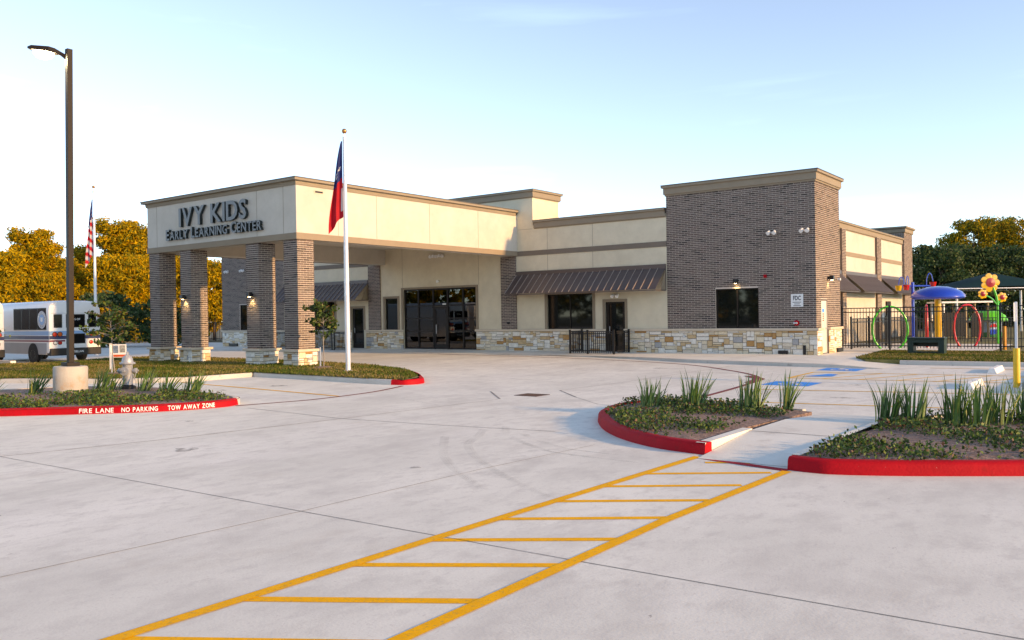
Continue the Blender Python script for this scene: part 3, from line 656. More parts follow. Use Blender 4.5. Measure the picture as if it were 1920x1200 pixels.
# columns: the nearest one has its visible bricks one by one
cols = [(-25.09,-24.30),(-22.68,-21.90),(-18.09,-17.28),(-15.75,-14.95)]
UB = [MB().box(-.5,.5,-.5,.5,-.5,.5).mesh('brick', m) for m in BR]
def spot(parent, loc, power, size, col=(1,.72,.38), target=(0,0,-1), blend=.8):
    l = bpy.data.lights.new('lamp_light', 'SPOT'); l.energy = power; l.spot_size = size; l.spot_blend = blend; l.color = col; l.shadow_soft_size = .04
    o = bpy.data.objects.new('lamp_light', l); link(o, 'lamp_light', parent); o.location = loc; o.rotation_euler = Vector(target).to_track_quat('-Z','Y').to_euler(); return o
def wall_lamp(parent, x, y, z, d=(0,-1), power=14):
    """square black down-light on a bracket"""
    mb = MB(); ox, oy = x+d[0]*.16, y+d[1]*.16
    mb.box(min(x,x+d[0]*.06)-.04*abs(d[1]), max(x,x+d[0]*.06)+.04*abs(d[1]), min(y,y+d[1]*.06)-.04*abs(d[0]), max(y,y+d[1]*.06)+.04*abs(d[0]), z+.02, z+.12)
    mb.box(ox-.085,ox+.085,oy-.085,oy+.085,z-.02,z+.16)
    l = mb.build('wall_lamp', M['black'], parent, bevel=.008)
    MB().lathe([(0,z-.022),(.055,z-.022),(.055,z-.026),(0,z-.028)][::-1], (ox,oy,0), 12).build('lens', M['lampglow'], l)
    spot(parent, (ox,oy,z-.05), power, R(95), target=(-d[0]*.42,-d[1]*.42,-1))
for i, (x0, x1) in enumerate(cols):
    y0, y1 = CY+.03, CY+.83
    c = MB().box(x0+.01,x1-.01,y0+.01,y1-.01,.5,4.815).build('column', M['mortar'], B)
    if i == 3:
        rng = random.Random(5)
        for ax in ('y','x'):
            for s, e, b, t in brick_rects(x0 if ax == 'y' else y0+.0105, x1 if ax == 'y' else y1, .64, 4.81, ph=0 if ax == 'y' else 1):
                if ax == 'y': loc, sc = ((s+e)/2, y0+.005, (b+t)/2), (e-s,.0105,t-b)
                else: loc, sc = (x1-.005, (s+e)/2, (b+t)/2), (.0105,e-s,t-b)
                inst(UB[brick_pick(rng)], 'brick', c, loc, scale=sc)
    b = MB()
    if i != 3: brickwork(b, 'y', y0+.01, -1, x0, x1, .64, 4.81); brickwork(b, 'x', x1-.01, 1, y0+.0105, y1, .64, 4.81, ph=1)
    brickwork(b, 'y', y1-.01, 1, x0, x1, .64, 4.81); brickwork(b, 'x', x0+.01, -1, y0+.0105, y1-.0105, .64, 4.81, ph=1)
    b.build('brickwork', BR, c, kind='stuff')
    g = .05
    MB().box(x0-g+.02,x1+g-.02,y0-g+.02,y1+g-.02,-.12,.535).build('stone_plinth', M['shadedmortar'], B)
    for ax, cc, out, a0, a1 in (('y',y0-g+.02,-1,x0-g,x1+g),('x',x1+g-.02,1,y0-g,y1+g)):
        stonewall(ax, cc, out, a0, a1, -.03, .53, 90+i*3+(ax == 'x'), c if i >= 1 else None)
    MB().box(x0-.14,x1+.14,y0-.14,y1+.14,.535,.635).build('column_cap', M['ledge'], B, bevel=.012)
wall_lamp(B, -22.29, CY+.03, 2.72, power=16); wall_lamp(B, -17.69, CY+.03, 2.70, power=16)
wall_lamp(B, -3.33, 0, 3.02, power=5); wall_lamp(B, 0, 1.65, 3.08, d=(1,0), power=9)
# leftover stones as one piece
mb = MB()
for rec in leftover:
    mt = stone_matrix(rec); me = US[rec[7]][int(rec[3]*97) % 3]; b0 = len(mb.v)
    mb.v += [tuple(mt @ v.co) for v in me.vertices]
    for p in me.polygons: mb.f.append(tuple(b0+i for i in p.vertices)); mb.m.append(rec[7])
mb.build('stonework', ST, B, kind='stuff')

# --- windows and doors
def window(hole, cols_, rows_, y=.10, fw=.05, parent=B, name='window', gm='glass', trim=.14, sides='lrt'):
    x0, x1, z0, z1 = hole; mb = MB()
    mb.box(x0,x0+fw,y-.05,y+.05,z0,z1); mb.box(x1-fw,x1,y-.05,y+.05,z0,z1); mb.box(x0+fw,x1-fw,y-.05,y+.05,z1-fw,z1); mb.box(x0+fw,x1-fw,y-.05,y+.05,z0,z0+fw)
    xs = [x0+fw]+list(cols_)+[x1-fw]; zs = [z0+fw]+list(rows_)+[z1-fw]
    for c in cols_: mb.box(c-.028,c+.028,y-.045,y+.045,z0+fw,z1-fw)
    for r in rows_: mb.box(x0+fw,x1-fw,y-.04,y+.04,r-.028,r+.028)
    w = mb.build(name, M['bronze'], parent)
    for a, b in zip(xs, xs[1:]):
        for c, d in zip(zs, zs[1:]): MB().box(a+.0,b-.0,y-.006,y+.006,c,d).build('pane', M[gm], w)
    if trim:
        t = MB(); bz = H_ST+.001 if z0 < 1.2 and z0 > .5 or name != 'window' else z0
        if 'l' in sides: t.box(x0-trim,x0,-.03,.02,H_ST,z1)
        if 'r' in sides: t.box(x1,x1+trim,-.03,.02,H_ST,z1)
        if 't' in sides: t.box(x0-trim,x1+trim,-.032,.02,z1,z1+trim*.85)
        t.build('window_trim', M['trim'], w)
    return w
window(winR, [-11.83], [], trim=.14); window(winL, [-30.0], [], trim=.14); window(smallw, [], [], trim=.14)
window(towW, [-3.35], [], y=.12, trim=0); window(towWL, [-37.17], [], y=.12, trim=0)
MB().box(-4.2,-2.5,.3,.31,1.1,1.55).build('interior_blind', M['walk'], B)
def door(hole, y=.10):
    x0, x1, z0, z1 = hole; mb = MB(); f = .07
    mb.box(x0,x0+f,y-.05,y+.05,0,z1); mb.box(x1-f,x1,y-.05,y+.05,0,z1); mb.box(x0+f,x1-f,y-.05,y+.05,z1-f,z1); mb.box(x0+f,x1-f,y-.045,y+.045,.0,.28)
    mb.box(x0+f,x0+f+.09,y-.045,y+.045,.28,z1-f); mb.box(x1-f-.09,x1-f,y-.045,y+.045,.28,z1-f)
    d = mb.build('door', M['bronze'], B); MB().box(x0+f+.09,x1-f-.09,y-.006,y+.006,.28,z1-f).build('pane', M['glass'], d)
    MB().tube([(x0+.24,y-.12,.9),(x0+.24,y-.12,1.2)], .015, 6).build('handle', M['galv'], d)
    t = MB(); t.box(x0-.13,x0,-.03,.02,H_ST,z1); t.box(x1,x1+.13,-.03,.02,H_ST,z1); t.box(x0-.13,x1+.13,-.032,.02,z1,z1+.13); t.build('door_trim', M['trim'], d)
door(doorR); door(doorL)
# storefront with a lobby behind real glass
mb = MB(); x0, x1, _, zt = store; y = .12; xs = [-21.9,-20.79,-19.74,-18.65]; zs = [.99,1.69,2.39]
mb.box(x0,x0+.09,y-.06,y+.06,0,zt); mb.box(x1-.09,x1,y-.06,y+.06,0,zt); mb.box(x0+.09,x1-.09,y-.06,y+.06,zt-.08,zt)
for a in xs: mb.box(a-.04,a+.04,y-.06,y+.06,0,zt-.08)
cells = [x0+.09]+xs+[x1-.09]
for i in range(5):
    a, b = cells[i]+(.04 if i else 0), cells[i+1]-(.04 if i < 4 else 0)
    for r in (zs if i != 2 else zs[2:]): mb.box(a,b,y-.055,y+.055,r-.035,r+.035)
    if i != 2: mb.box(a,b,y-.055,y+.055,0,.09)
sf = mb.build('storefront', M['bronze'], B)
for i in range(5):
    a, b = cells[i]+(.04 if i else 0), cells[i+1]-(.04 if i < 4 else 0)
    for lo, hi in (zip([.09]+[z+.035 for z in zs], [z-.035 for z in zs]+[zt-.08]) if i != 2 else [(2.425,zt-.08)]):
        MB().box(a,b,y-.006,y+.006,lo,hi).build('pane', M['clear'], sf)
mb = MB(); a, b = -20.74, -19.79
mb.box(a,a+.11,y-.04,y+.04,.02,2.34); mb.box(b-.11,b,y-.04,y+.04,.02,2.34); mb.box(a+.11,b-.11,y-.04,y+.04,2.2,2.34); mb.box(a+.11,b-.11,y-.04,y+.04,.02,.27)
d = mb.build('entrance_door', M['bronze'], B); MB().box(a+.11,b-.11,y-.006,y+.006,.27,2.2).build('pane', M['clear'], d); MB().tube([(a+.2,y-.1,.85),(a+.2,y-.1,1.35)], .018, 6).build('handle', M['galv'], d)
MB().box(-20.1,-19.85,y-.056,y-.05,2.44,2.5).build('address_plate', M['white'], sf)
t = MB(); t.box(x0-.15,x0,-.03,.02,H_ST,zt); t.box(x1,x1+.15,-.03,.02,H_ST,zt); t.box(x0-.15,x1+.15,-.032,.02,zt,zt+.1); t.build('storefront_trim', M['trim'], B)
mb = MB(); mb.face([(-23.4,.2,.01),(-17.2,.2,.01),(-17.2,5,.01),(-23.4,5,.01)]); mb.face([(-23.4,5,0),(-17.2,5,0),(-17.2,5,3.5),(-23.4,5,3.5)],1); mb.face([(-23.4,.3,0),(-23.4,5,0),(-23.4,5,3.5),(-23.4,.3,3.5)],1); mb.face([(-17.2,5,0),(-17.2,.3,0),(-17.2,.3,3.5),(-17.2,5,3.5)],1); mb.face([(-23.4,.3,3.5),(-23.4,5,3.5),(-17.2,5,3.5),(-17.2,.3,3.5)],1)
mb.build('lobby', [mat('lobby_floor',(.10,.085,.07),.4), mat('lobby_wall',(.16,.14,.11),.8)], B)
# awnings of standing-seam panels
def awning(o, u, n, length, zb, zf, proj, cnt):
    """o start on the wall, u along, n outwards"""
    o, u, n = Vector(o), Vector(u), Vector(n); Zv = Vector((0,0,1)); w = length/cnt
    P = lambda a, d, z: o+u*a+n*d+Zv*z
    mb = MB()
    def bar(a0, a1, d0, d1, z0, z1):
        q = [P(a,d,z) for z in (z0,z1) for a, d in ((a0,d0),(a1,d0),(a1,d1),(a0,d1))]; b = len(mb.v); mb.v += [tuple(p) for p in q]
        for f in ((3,2,1,0),(4,5,6,7),(0,1,5,4),(1,2,6,5),(2,3,7,6),(3,0,4,7)): mb.f.append(tuple(b+i for i in f)); mb.m.append(0)
    bar(0, length, .0, .07, zb-.03, zb+.17); bar(0, length, proj-.04, proj, zf-.07, zf-.03); bar(0, .05, .0, .05, zf-.05, zb-.031); bar(length-.05, length, .0, .05, zf-.05, zb-.031); bar(0,.05,.051,proj-.041,zf-.07,zf-.03); bar(length-.05,length,.051,proj-.041,zf-.07,zf-.03)
    aw = mb.build('awning', M['metalbrown'], B, fix=True)
    for a in (.02, length-.02): MB().face([P(a,.05,zb-.05),P(a,.05,zf-.05),P(a,proj*.55,zf-.05)]).build('end_panel', M['trim'], aw)
    sl = (Vector((n.x*proj, n.y*proj, zf-zb))).normalized(); up = u.cross(sl); up = up if up.z > 0 else -up
    pm = MB(); th = .012
    A = [u*(.012), u*(w-.012), u*(w-.012)+n*proj+Zv*(zf-zb), u*.012+n*proj+Zv*(zf-zb)]
    b = len(pm.v); pm.v += [tuple(p) for p in A]+[tuple(p-up*th) for p in A]
    for f in ((0,1,2,3),(7,6,5,4),(0,4,5,1),(1,5,6,2),(2,6,7,3),(3,7,4,0)): pm.f.append(f); pm.m.append(0)
    S = [u*-.012, u*.012, u*.012+n*(proj+.01)+Zv*(zf-zb), u*-.012+n*(proj+.01)+Zv*(zf-zb)]; b = len(pm.v); pm.v += [tuple(p-up*.012) for p in S]+[tuple(p+up*.035) for p in S]
    for f in ((3,2,1,0),(4,5,6,7),(0,1,5,4),(1,2,6,5),(2,3,7,6),(3,0,4,7)): pm.f.append(tuple(b+i for i in f)); pm.m.append(1)
    me = pm.mesh('panel', [M['metalbrown'], M['seam']])
    bm = bmesh.new(); bm.from_mesh(me); bmesh.ops.recalc_face_normals(bm, faces=bm.faces); bm.to_mesh(me); bm.free()
    for k in range(cnt): inst(me, 'panel', aw, tuple(P(k*w, .03, zb)))
awning((-14.97,-.01,0), (1,0,0), (0,-1,0), 8.34, 3.83, 2.86, 1.05, 22)
awning((-33.42,-.01,0), (1,0,0), (0,-1,0), 7.66, 3.83, 2.86, 1.05, 20)
awning((-2.17,4.0,0), (0,1,0), (1,0,0), 7.45, 3.72, 2.78, 1.0, 20)
awning((-2.17,12.3,0), (0,1,0), (1,0,0), 6.6, 3.72, 2.78, 1.0, 18)
awning((-2.17,20.05,0), (0,1,0), (1,0,0), 6.05, 3.72, 2.78, 1.0, 16)
MB().box(-2.26,-2.12,21.4,22.5,0,2.3).build('side_door', M['bronze'], B)
# service door on the tower side, sign and small fixtures
sd = MB().box(-.10,-.05,.66,1.54,.02,2.2).build('service_door', mat('door_paint',(.66,.60,.52),.5), B); MB().box(-.12,-.03,.65,1.55,2.2,2.25).build('door_head', M['bronze'], sd)
MB().box(-.05,-.03,1.38,1.46,1.0,1.08).build('handle', M['galv'], sd); MB().box(-.05,-.045,.95,1.2,1.72,1.86).build('blue_notice', M['bluep'], sd)
for z in (1.35,1.44,1.53,1.62): MB().box(-.05,-.046,1.0,1.16,z,z+.04).build('red_notice', M['red'], sd)
MB().box(-1.02,-.52,-.02,-.002,1.95,2.48).build('wall_sign', M['white'], B)
M['ink'] = mat('ink', (.06,.06,.07), .6, .05, 3)
for k, (z, a, b) in enumerate(((2.13,-.95,-.6),(2.06,-.88,-.66),(1.99,-.92,-.62))):
    MB().box(a,b,-.024,-.021,z,z+.025).build('small_print', M['ink'], B)
fd = MB().lathe([(0,-.02),(.115,-.02),(.115,-.05),(.06,-.055),(.06,-.13),(0,-.13)], (-.80,0,1.29), 18, axis='y').build('fire_connection_plate', M['red'], B, fix=True)
for dx in (-.045,.045): MB().lathe([(0,-.13),(.04,-.13),(.045,-.2),(0,-.21)], (-.80+dx,0,1.29), 10, axis='y').build('hose_inlet', M['galv'], fd, fix=True)
MB().box(-2.14,-2.02,-.07,-.002,3.2,3.33).build('strobe', M['red'], B)
def flood(x, y, z, dx=0, dy=-1):
    mb = MB(); mb.lathe([(0,0),(.06,0),(.06,.03),(0,.03)], (x,y-.03,z), 10, axis='y')
    for s in (-1, 1):
        c = Vector((x+s*.11, y-.16, z+.02)); mb.tube([(x,y-.04,z),(c.x,c.y+.05,c.z)], .02, 6); mb.tube([(c.x,c.y+.07,c.z+.05),(c.x+s*.02,c.y-.09,c.z-.05)], [.05,.085], 10)
    mb.build('flood_light', M['white'], B, fix=True)
for x in (-1.74,-.38,-39.3,-37.6): flood(x, -.002, 5.05)
flood(-9.2,-.002,2.62)
MB().lathe([(0,0),(.05,0),(.06,.12),(0,.13)], (.06,2.87,3.12), 10, axis='x').build('security_camera', M['white'], B)
for k in range(5): MB().lathe([(0,0),(.07,0),(.09,-.16),(0,-.16)], (-20.75+k*.22,-.05,5.08+.02*(k % 2)), 8, axis='y').build('spot_head', M['white'], B, fix=True)
MB().lathe([(0,0),(.06,0),(.08,-.12),(0,-.13)], (-20.3,-.01,3.72), 10, axis='y').build('security_camera', M['white'], B, fix=True)
for x in (-1.35,): MB().box(x-.2,x+.2,-.14,-.052,.02,.16).build('drain_outlet', M['black'], B, bevel=.01)
MB().box(-.52,-.42,-.10,-.052,.0,.38).build('pipe_guard', M['black'], B)
MB().box(.05,.14,2.55,3.3,.0,.17).build('drain_outlet', M['black'], B, bevel=.01)
for x in (-1.0,-5.75,-12.86): MB().lathe([(0,0),(.05,0),(.05,-.07),(0,-.09)], (x,-.05,.73), 10, axis='y').build('hose_bib', M['galv'], B, fix=True)
MB().lathe([(0,0),(.07,0),(.06,-.07),(0,-.08)], (-15.5,-.07,1.4), 10, axis='y').build('outlet_box', M['black'], B, fix=True)
MB().box(-39.2,-38.3,-.16,-.052,.02,.2).build('drain_outlet', M['black'], B, bevel=.01)
# sign letters, each one a body of its own
M['letter'] = mat('letter_face', (.17,.185,.19), .5, .05, 3); M['return'] = mat('letter_return', (.012,.02,.02), .5, .05, 3)
def letters(word, x0, x1, z0, hs, gap, off):
    ents = text_meshes([(c, off, .06) for c in word if c != ' ']); ws = []
    it = iter(ents); wid = []
    for c, h in zip(word, hs):
        if c == ' ': wid.append(.30*max(hs)); continue
        e = next(it); wid.append((e[2][0]-e[1][0])/(e[2][1]-e[1][1])*h)
    k = (x1-x0-gap*(len(word)-1))/sum(wid); x = x0; it = iter(ents)
    for c, h, w in zip(word, hs, wid):
        if c != ' ':
            me = fit_text(next(it), (x, CY-.03, z0), (1,0,0), (0,0,1), w*k, h, .12); me.materials.clear(); me.materials.append(M['letter']); me.materials.append(M['return'])
            for p in me.polygons: p.material_index = 0 if p.normal.y < -.7 else 1
            o = bpy.data.objects.new('sign_letter', me); link(o, 'sign_letter', can)
        x += w*k+gap
letters('IVY KIDS', -22.45, -17.78, 5.79, [.79]*8, .09, .022)
s2 = 'EARLY LEARNING CENTER'
letters(s2, -23.45, -16.84, 5.27, [.46 if (i == 0 or s2[i-1] == ' ') else .385 for i in range(len(s2))], .055, .02)
e = text_meshes([('FDC', .03, 0)])
me = fit_text(e[0], (-.93,-.024,2.22), (1,0,0), (0,0,1), .32, .19); me.materials.append(M['ink']); o = bpy.data.objects.new('sign_lettering', me); link(o, 'sign_lettering', B)

# ================================================================== KERB LETTERING
def kerb_text(words):
    """white stencil words on the face of the left red kerb, following its curve"""
    P = [Vector(p[:2]) for p in LBpath]; S = [0]
    for a, b in zip(P, P[1:]): S.append(S[-1]+(b-a).length)
    def at(s):
        for i in range(len(P)-1):
            if S[i+1] >= s:
                t = (s-S[i])/(S[i+1]-S[i]); d = (P[i+1]-P[i]).normalized(); return P[i].lerp(P[i+1], t), d
        return P[-1], (P[-1]-P[-2]).normalized()
    def nearest(q): return min((((at(S[-1]*k/800)[0]-Vector(q)).length), S[-1]*k/800) for k in range(801))[1]
    for word, qa, qb in words:
        sa, sb = nearest(qa), nearest(qb); chars = [c for c in word]; ents = text_meshes([(c, .015, 0) for c in chars if c != ' ']); it = iter(ents)
        wid = [(.45 if c == ' ' else None) for c in chars]; k = 0; E2 = []
        for i, c in enumerate(chars):
            if c == ' ': E2.append(None); continue
            e = next(it); E2.append(e); wid[i] = (e[2][0]-e[1][0])/(e[2][1]-e[1][1])
        gap = .16; tot = sum(wid)+gap*(len(chars)-1); u = (sb-sa)/tot; s = sa
        for e, w in zip(E2, wid):
            if e is not None:
                p, d = at(s+w*u*.5); nrm = Vector((d.y,-d.x)); base = p - d*(w*u*.5) + nrm*.005
                upv = Vector((-nrm.x*.155, -nrm.y*.155, 1)).normalized()
                me = fit_text(e, (base.x,base.y,-.128), (d.x,d.y,0), upv, w*u, .098); me.materials.clear(); me.materials.append(M['white'])
                o = bpy.data.objects.new('stencil_letter', me); link(o, 'stencil_letter', lk)
            s += (w+gap)*u
kerb_text([('FIRE LANE', (-7.41,-26.03), (-6.93,-25.53)), ('NO PARKING', (-6.82,-25.42), (-6.33,-24.88)), ('TOW AWAY ZONE', (-6.25,-24.70), (-5.9,-23.8))])

# ================================================================== GROUND COVER AND GRASS
def cover(name, poly, n, size, mats, w, h, label, seed, z0=0.0, nup=.8, tri=False, asp=1.6, patch=0):
    rng = np.random.default_rng(seed); q = scatter(poly, n, rng)
    if patch:
        g = np.sin(q[:,0]*2.1+np.cos(q[:,1]*1.7)*1.5)+np.sin(q[:,1]*2.9+q[:,0]*.9); q = q[g > -patch+rng.normal(size=len(q))*.5]
    z = z0+rng.random(len(q))**1.5*h; C = np.column_stack([q, z]); me = leaf_cloud(name, C, nup, size, mats, rng, w, asp, tri)
    o = bpy.data.objects.new(name, me); link(o, name, None, label, 'groundcover' if not tri else 'grass', kind='stuff'); return o
cover('groundcover', shrink(RI, .22), 11000, .026, LEAF_BED, [.4,.33,.15,.12], .12, 'low leafy groundcover in the rounded kerbed island left of the ramp', 1, .015, patch=.3)
cover('groundcover', shrink(RB, .2), 19000, .026, LEAF_BED, [.4,.33,.15,.12], .13, 'low leafy groundcover in the red kerbed bed right of the ramp', 2, .02, patch=.3)
LBc = [p[:2] for p in LBpath][20:-1]+[(-6.3,-22.95),(-8,-22.7),(-10.8,-24.0),(-12,-27),(-12.4,-30)]
cover('groundcover', shrink(ccw(LBc), .18), 13000, .030, LEAF_BED, [.36,.28,.26,.1], .13, 'low leafy groundcover behind the lettered red kerb', 3, -.01, patch=.45)
def grassy(name, poly, n, label, seed, z=.0, size=.05, w=(.34,.33,.2,.13)):
    rng = np.random.default_rng(seed); q = scatter(poly, n, rng)
    C = np.column_stack([q, np.full(len(q), z)]); N = len(q)
    b = np.column_stack([rng.normal(size=N)*.5, rng.normal(size=N)*.5, .6+rng.random(N)]); b /= np.linalg.norm(b, axis=1)[:,None]
    s = size*(.5+rng.random(N))[:,None]; a = rng.random(N)*6.28; c = np.column_stack([np.cos(a), np.sin(a), np.zeros(N)])*s*.35
    V = np.stack([C-c, C+c, C+b*s], 1).reshape(-1,3)
    me = bpy.data.meshes.new(name); me.from_pydata(V.tolist(), [], np.arange(N*3).reshape(-1,3).tolist())
    for m in GRASS: me.materials.append(m)
    g = np.sin(q[:,0]*.9+q[:,1]*1.3)+np.sin(q[:,1]*2.3-q[:,0]*.4)
    mi = np.where(rng.random(N)*2.2-1.1 > g*.8, rng.choice([0,1,3], N, p=[.45,.35,.2]), rng.choice([1,2], N, p=[.45,.55])); me.polygons.foreach_set('material_index', mi.astype(np.int32)); me.update()
    o = bpy.data.objects.new(name, me); link(o, name, None, label, 'grass', kind='stuff'); return o
grassy('grass', shrink(lawn, .12), 90000, 'short mown grass of the island under the entrance canopy', 4, .0, .06)
grassy('grass', [(1.95,-1.8),(2.6,-2.9),(9.5,-2.85),(9.5,4.0),(1.6,4.1)], 26000, 'short mown grass strip before the black playground fence', 5, .006, .06)

# ================================================================== IRIS CLUMPS
blades = []
for k in range(6):
    rng = random.Random(100+k); mb = MB(); bend = rng.uniform(.02,.32); w = rng.uniform(.014,.021); n = 6; b = 0
    for i in range(n+1):
        t = i/n; ww = w*(1-t**2.2)*(.75+.5*t) if i < n else .0005; y = bend*t*t; z = t*(1-bend*.25*t)
        mb.v += [(-ww,y-.004,z),(ww,y-.004,z)] if i % 2 == 2 else [(-ww,y,z),(ww,y,z)]
    for i in range(n): mb.f.append((2*i,2*i+1,2*i+3,2*i+2)); mb.m.append(0)
    blades.append([mb.mesh('blade', m, True) for m in LEAF_IRIS])
def iris(x, y, h, n, spread, label, group, seed, z=.0):
    t = thing('iris_clump', (x,y,z), label, 'plant', group); rng = random.Random(seed)
    for i in range(int(n*1.5)):
        a = rng.uniform(0,6.28); r = spread*.55*math.sqrt(rng.random()); tilt = rng.uniform(.05,.75)*(.55+.8*r/(spread*.55))
        hh = h*rng.uniform(.55,1.05); me = blades[rng.randrange(6)][rng.choices([0,1,2], [.5,.38,.12])[0]]
        o = inst(me, 'blade', t, (x+r*math.cos(a), y+r*math.sin(a), z-.02)); o.rotation_mode = 'ZXY'
        o.rotation_euler = (-tilt*.85, rng.uniform(-.1,.1), a-math.pi/2+rng.uniform(-.6,.6)); hh *= 1.22; o.scale = (.75+.35*rng.random(), hh, hh)
gR, gB, gL = 'iris clumps in the rounded island', 'iris clumps in the bed right of the ramp', 'iris clumps behind the lettered kerb'
for i, (x, y, h, n, lab) in enumerate([
    (3.02,-20.40,.52,34,'leftmost and shortest iris clump in the rounded red kerbed island'),
    (3.86,-20.30,.66,36,'second iris clump from the left in the rounded red kerbed island'),
    (4.87,-20.22,.68,40,'broadest iris clump of the rounded island, just left of the narrow one'),
    (5.33,-19.60,.64,22,'narrow iris clump nearest the bare mulch tip of the rounded island')]): iris(x, y, h, n, .42 if n > 25 else .25, lab, gR, 200+i, .02)
for i, (x, y, h, n, lab) in enumerate([
    (7.30,-20.70,.62,30,'iris clump closest to the ramp walk in the right bed'),
    (7.66,-20.72,.66,32,'second iris clump from the ramp walk in the right bed'),
    (8.22,-20.50,.66,34,'third iris clump from the ramp walk in the right bed'),
    (8.52,-20.50,.62,30,'fourth iris clump from the ramp walk in the right bed'),
    (8.72,-20.10,.66,30,'iris clump in front of the yellow bollard in the right bed'),
    (9.05,-19.60,.64,30,'rightmost iris clump, cut by the right edge of the picture')]): iris(x, y, h, n, .40, lab, gB, 230+i, .03)
for i, (x, y, h, n, lab) in enumerate([
    (-10.9,-26.5,.60,30,'leftmost iris clump, cut by the left edge of the picture'),
    (-12.0,-24.88,.60,32,'bushy iris clump left of the concrete lamp base'),
    (-11.85,-24.2,.50,22,'iris clump tucked behind the left side of the concrete lamp base'),
    (-11.2,-23.6,.60,34,'iris clump directly right of the concrete lamp base'),
    (-11.35,-23.2,.42,22,'small iris clump touching the left side of the fire hydrant'),
    (-10.25,-22.95,.58,32,'iris clump directly right of the fire hydrant'),
    (-8.95,-23.10,.50,28,'second iris clump to the right of the fire hydrant'),
    (-7.9,-23.10,.58,32,'iris clump at the right end of the lettered red kerb')]): iris(x, y, h, n, .38, lab, gL, 260+i, .0)

# ================================================================== STREET FURNITURE
# lamp post
t = thing('lamp_post', (-11.05,-24.42,0), 'tall dark bronze parking lot lamp on a round concrete base, lit', 'street lamp'); x, y = -11.05, -24.42
M['stained_suntint'] = mat('stained_suntinted_concrete', (.42,.39,.34), .9, .15, 2.5, .35, 30, blotch=[((.42,.25,.12), 1.6, .55, .72), ((.2,.18,.16), 3, .62, .74)])  # grey patches are stains; orange ones paint in the low sun's tint
MB().lathe([(.395,-.06),(.395,.66),(.375,.69),(.0,.70)], (x,y,0), 36).build('concrete_base', M['stained_suntint'], t, smooth=True)
MB().box(x-.16,x+.16,y-.16,y+.16,.698,.79).build('base_cover', M['bronze'], t, bevel=.01)
MB().box(x-.066,x+.066,y-.066,y+.066,.78,8.62).build('pole', M['bronze'], t, bevel=.006)
dl = Vector((-.80,-.60,0)); sd_ = Vector((.6,-.8,0)); zh = 8.52
mb = MB()
def slab(cs): # list of (along, halfwidth, z0, z1)
    b = len(mb.v)
    for a, hw, z0, z1 in cs:
        for s, z in ((-1,z0),(1,z0),(1,z1),(-1,z1)): mb.v.append(tuple(Vector((x,y,z))+dl*a+sd_*hw*s))
    for i in range(len(cs)-1):
        for k in range(4): k2 = (k+1) % 4; mb.f.append((b+i*4+k,b+i*4+k2,b+i*4+4+k2,b+i*4+4+k)); mb.m.append(0)
    mb.f.append((b+3,b+2,b+1,b)); e = b+(len(cs)-1)*4; mb.f.append((e,e+1,e+2,e+3)); mb.m += [0,0]
slab([(.06,.03,zh-.18,zh-.04),(.2,.05,zh-.06,zh+.04),(.3,.10,zh-.02,zh+.10),(.42,.16,zh+.0,zh+.13),(.85,.17,zh+.06,zh+.16),(.97,.12,zh+.09,zh+.14)])
mb.build('luminaire', M['bronze'], t, fix=True, bevel=.01)
M['led'] = mat('led', (1,1,1), .5, 0, 1, emit=(1,.86,.62), estr=60)
mb = MB(); c0 = Vector((x,y,zh+.02))+dl*.64; rings = []
for k in range(6):
    ph = k/5*math.pi/2; rings.append([tuple(c0+dl*(.25*math.cos(ph)*math.cos(q*math.pi/9))+sd_*(.17*math.cos(ph)*math.sin(q*math.pi/9))+Vector((0,0,-.17*math.sin(ph)+.03*math.cos(ph)*math.cos(q*math.pi/9)))) for q in range(18)])
for k in range(5):
    for q in range(18): mb.face([rings[k][q],rings[k][(q+1) % 18],rings[k+1][(q+1) % 18],rings[k+1][q]])
mb.build('lens', M['led'], t, fix=True)
spot(t, tuple(Vector((x,y,zh-.22))+dl*.63), 60, R(130), (1,.85,.6))
t.rotation_mode = 'QUATERNION'; t.rotation_quaternion = Matrix.Rotation(R(.75), 3, Vector((-.595,.803,0))).to_quaternion()   # the pole stands slightly out of plumb
# fire hydrant
hx, hy = -11.27, -22.8; t = thing('fire_hydrant', (hx,hy,0), 'silver painted fire hydrant standing between iris clumps', 'fire hydrant')
MB().lathe([(.19,-.03),(.19,.05),(.17,.07),(.13,.08),(.13,.10)], (hx,hy,0), 20).build('base_flange', M['rubber'], t, smooth=True)
MB().lathe([(.128,.10),(.125,.62),(.135,.64),(.19,.645),(.20,.67),(.19,.695),(.15,.70),(.135,.78),(.10,.86),(.05,.89),(.045,.90)], (hx,hy,0), 24).build('barrel', M['silver'], t, smooth=True)
MB().lathe([(.05,.89),(.035,.91),(.035,.96),(.02,.98),(0,.98)], (hx,hy,0), 6).build('operating_nut', M['silver'], t)
u = Vector((.80,.60,0)); toc = Vector((.6,-.8,0))
def nozzle(d, r, l, nm):
    c = Vector((hx,hy,.47)); MB().tube([c+d*.08,c+d*(.12+l*.5),c+d*(.121+l*.5),c+d*(.12+l),c+d*(.121+l),c+d*(.17+l)], [r*.9,r*.9,r*1.2,r*1.2,r*.45,r*.4], 14).build(nm, M['silver'], t, smooth=True)
nozzle(toc, .095, .11, 'pumper_nozzle'); nozzle(u, .06, .12, 'hose_nozzle'); nozzle(-u, .06, .12, 'hose_nozzle')
ch = [Vector((hx,hy,.45))+u*.25+toc*.05+Vector((0,0,-.05*k*(1 if k < 6 else .2)))-u*(.012*k) for k in range(7)]; MB().tube(ch, .008, 5).build('chain', M['galv'], t)
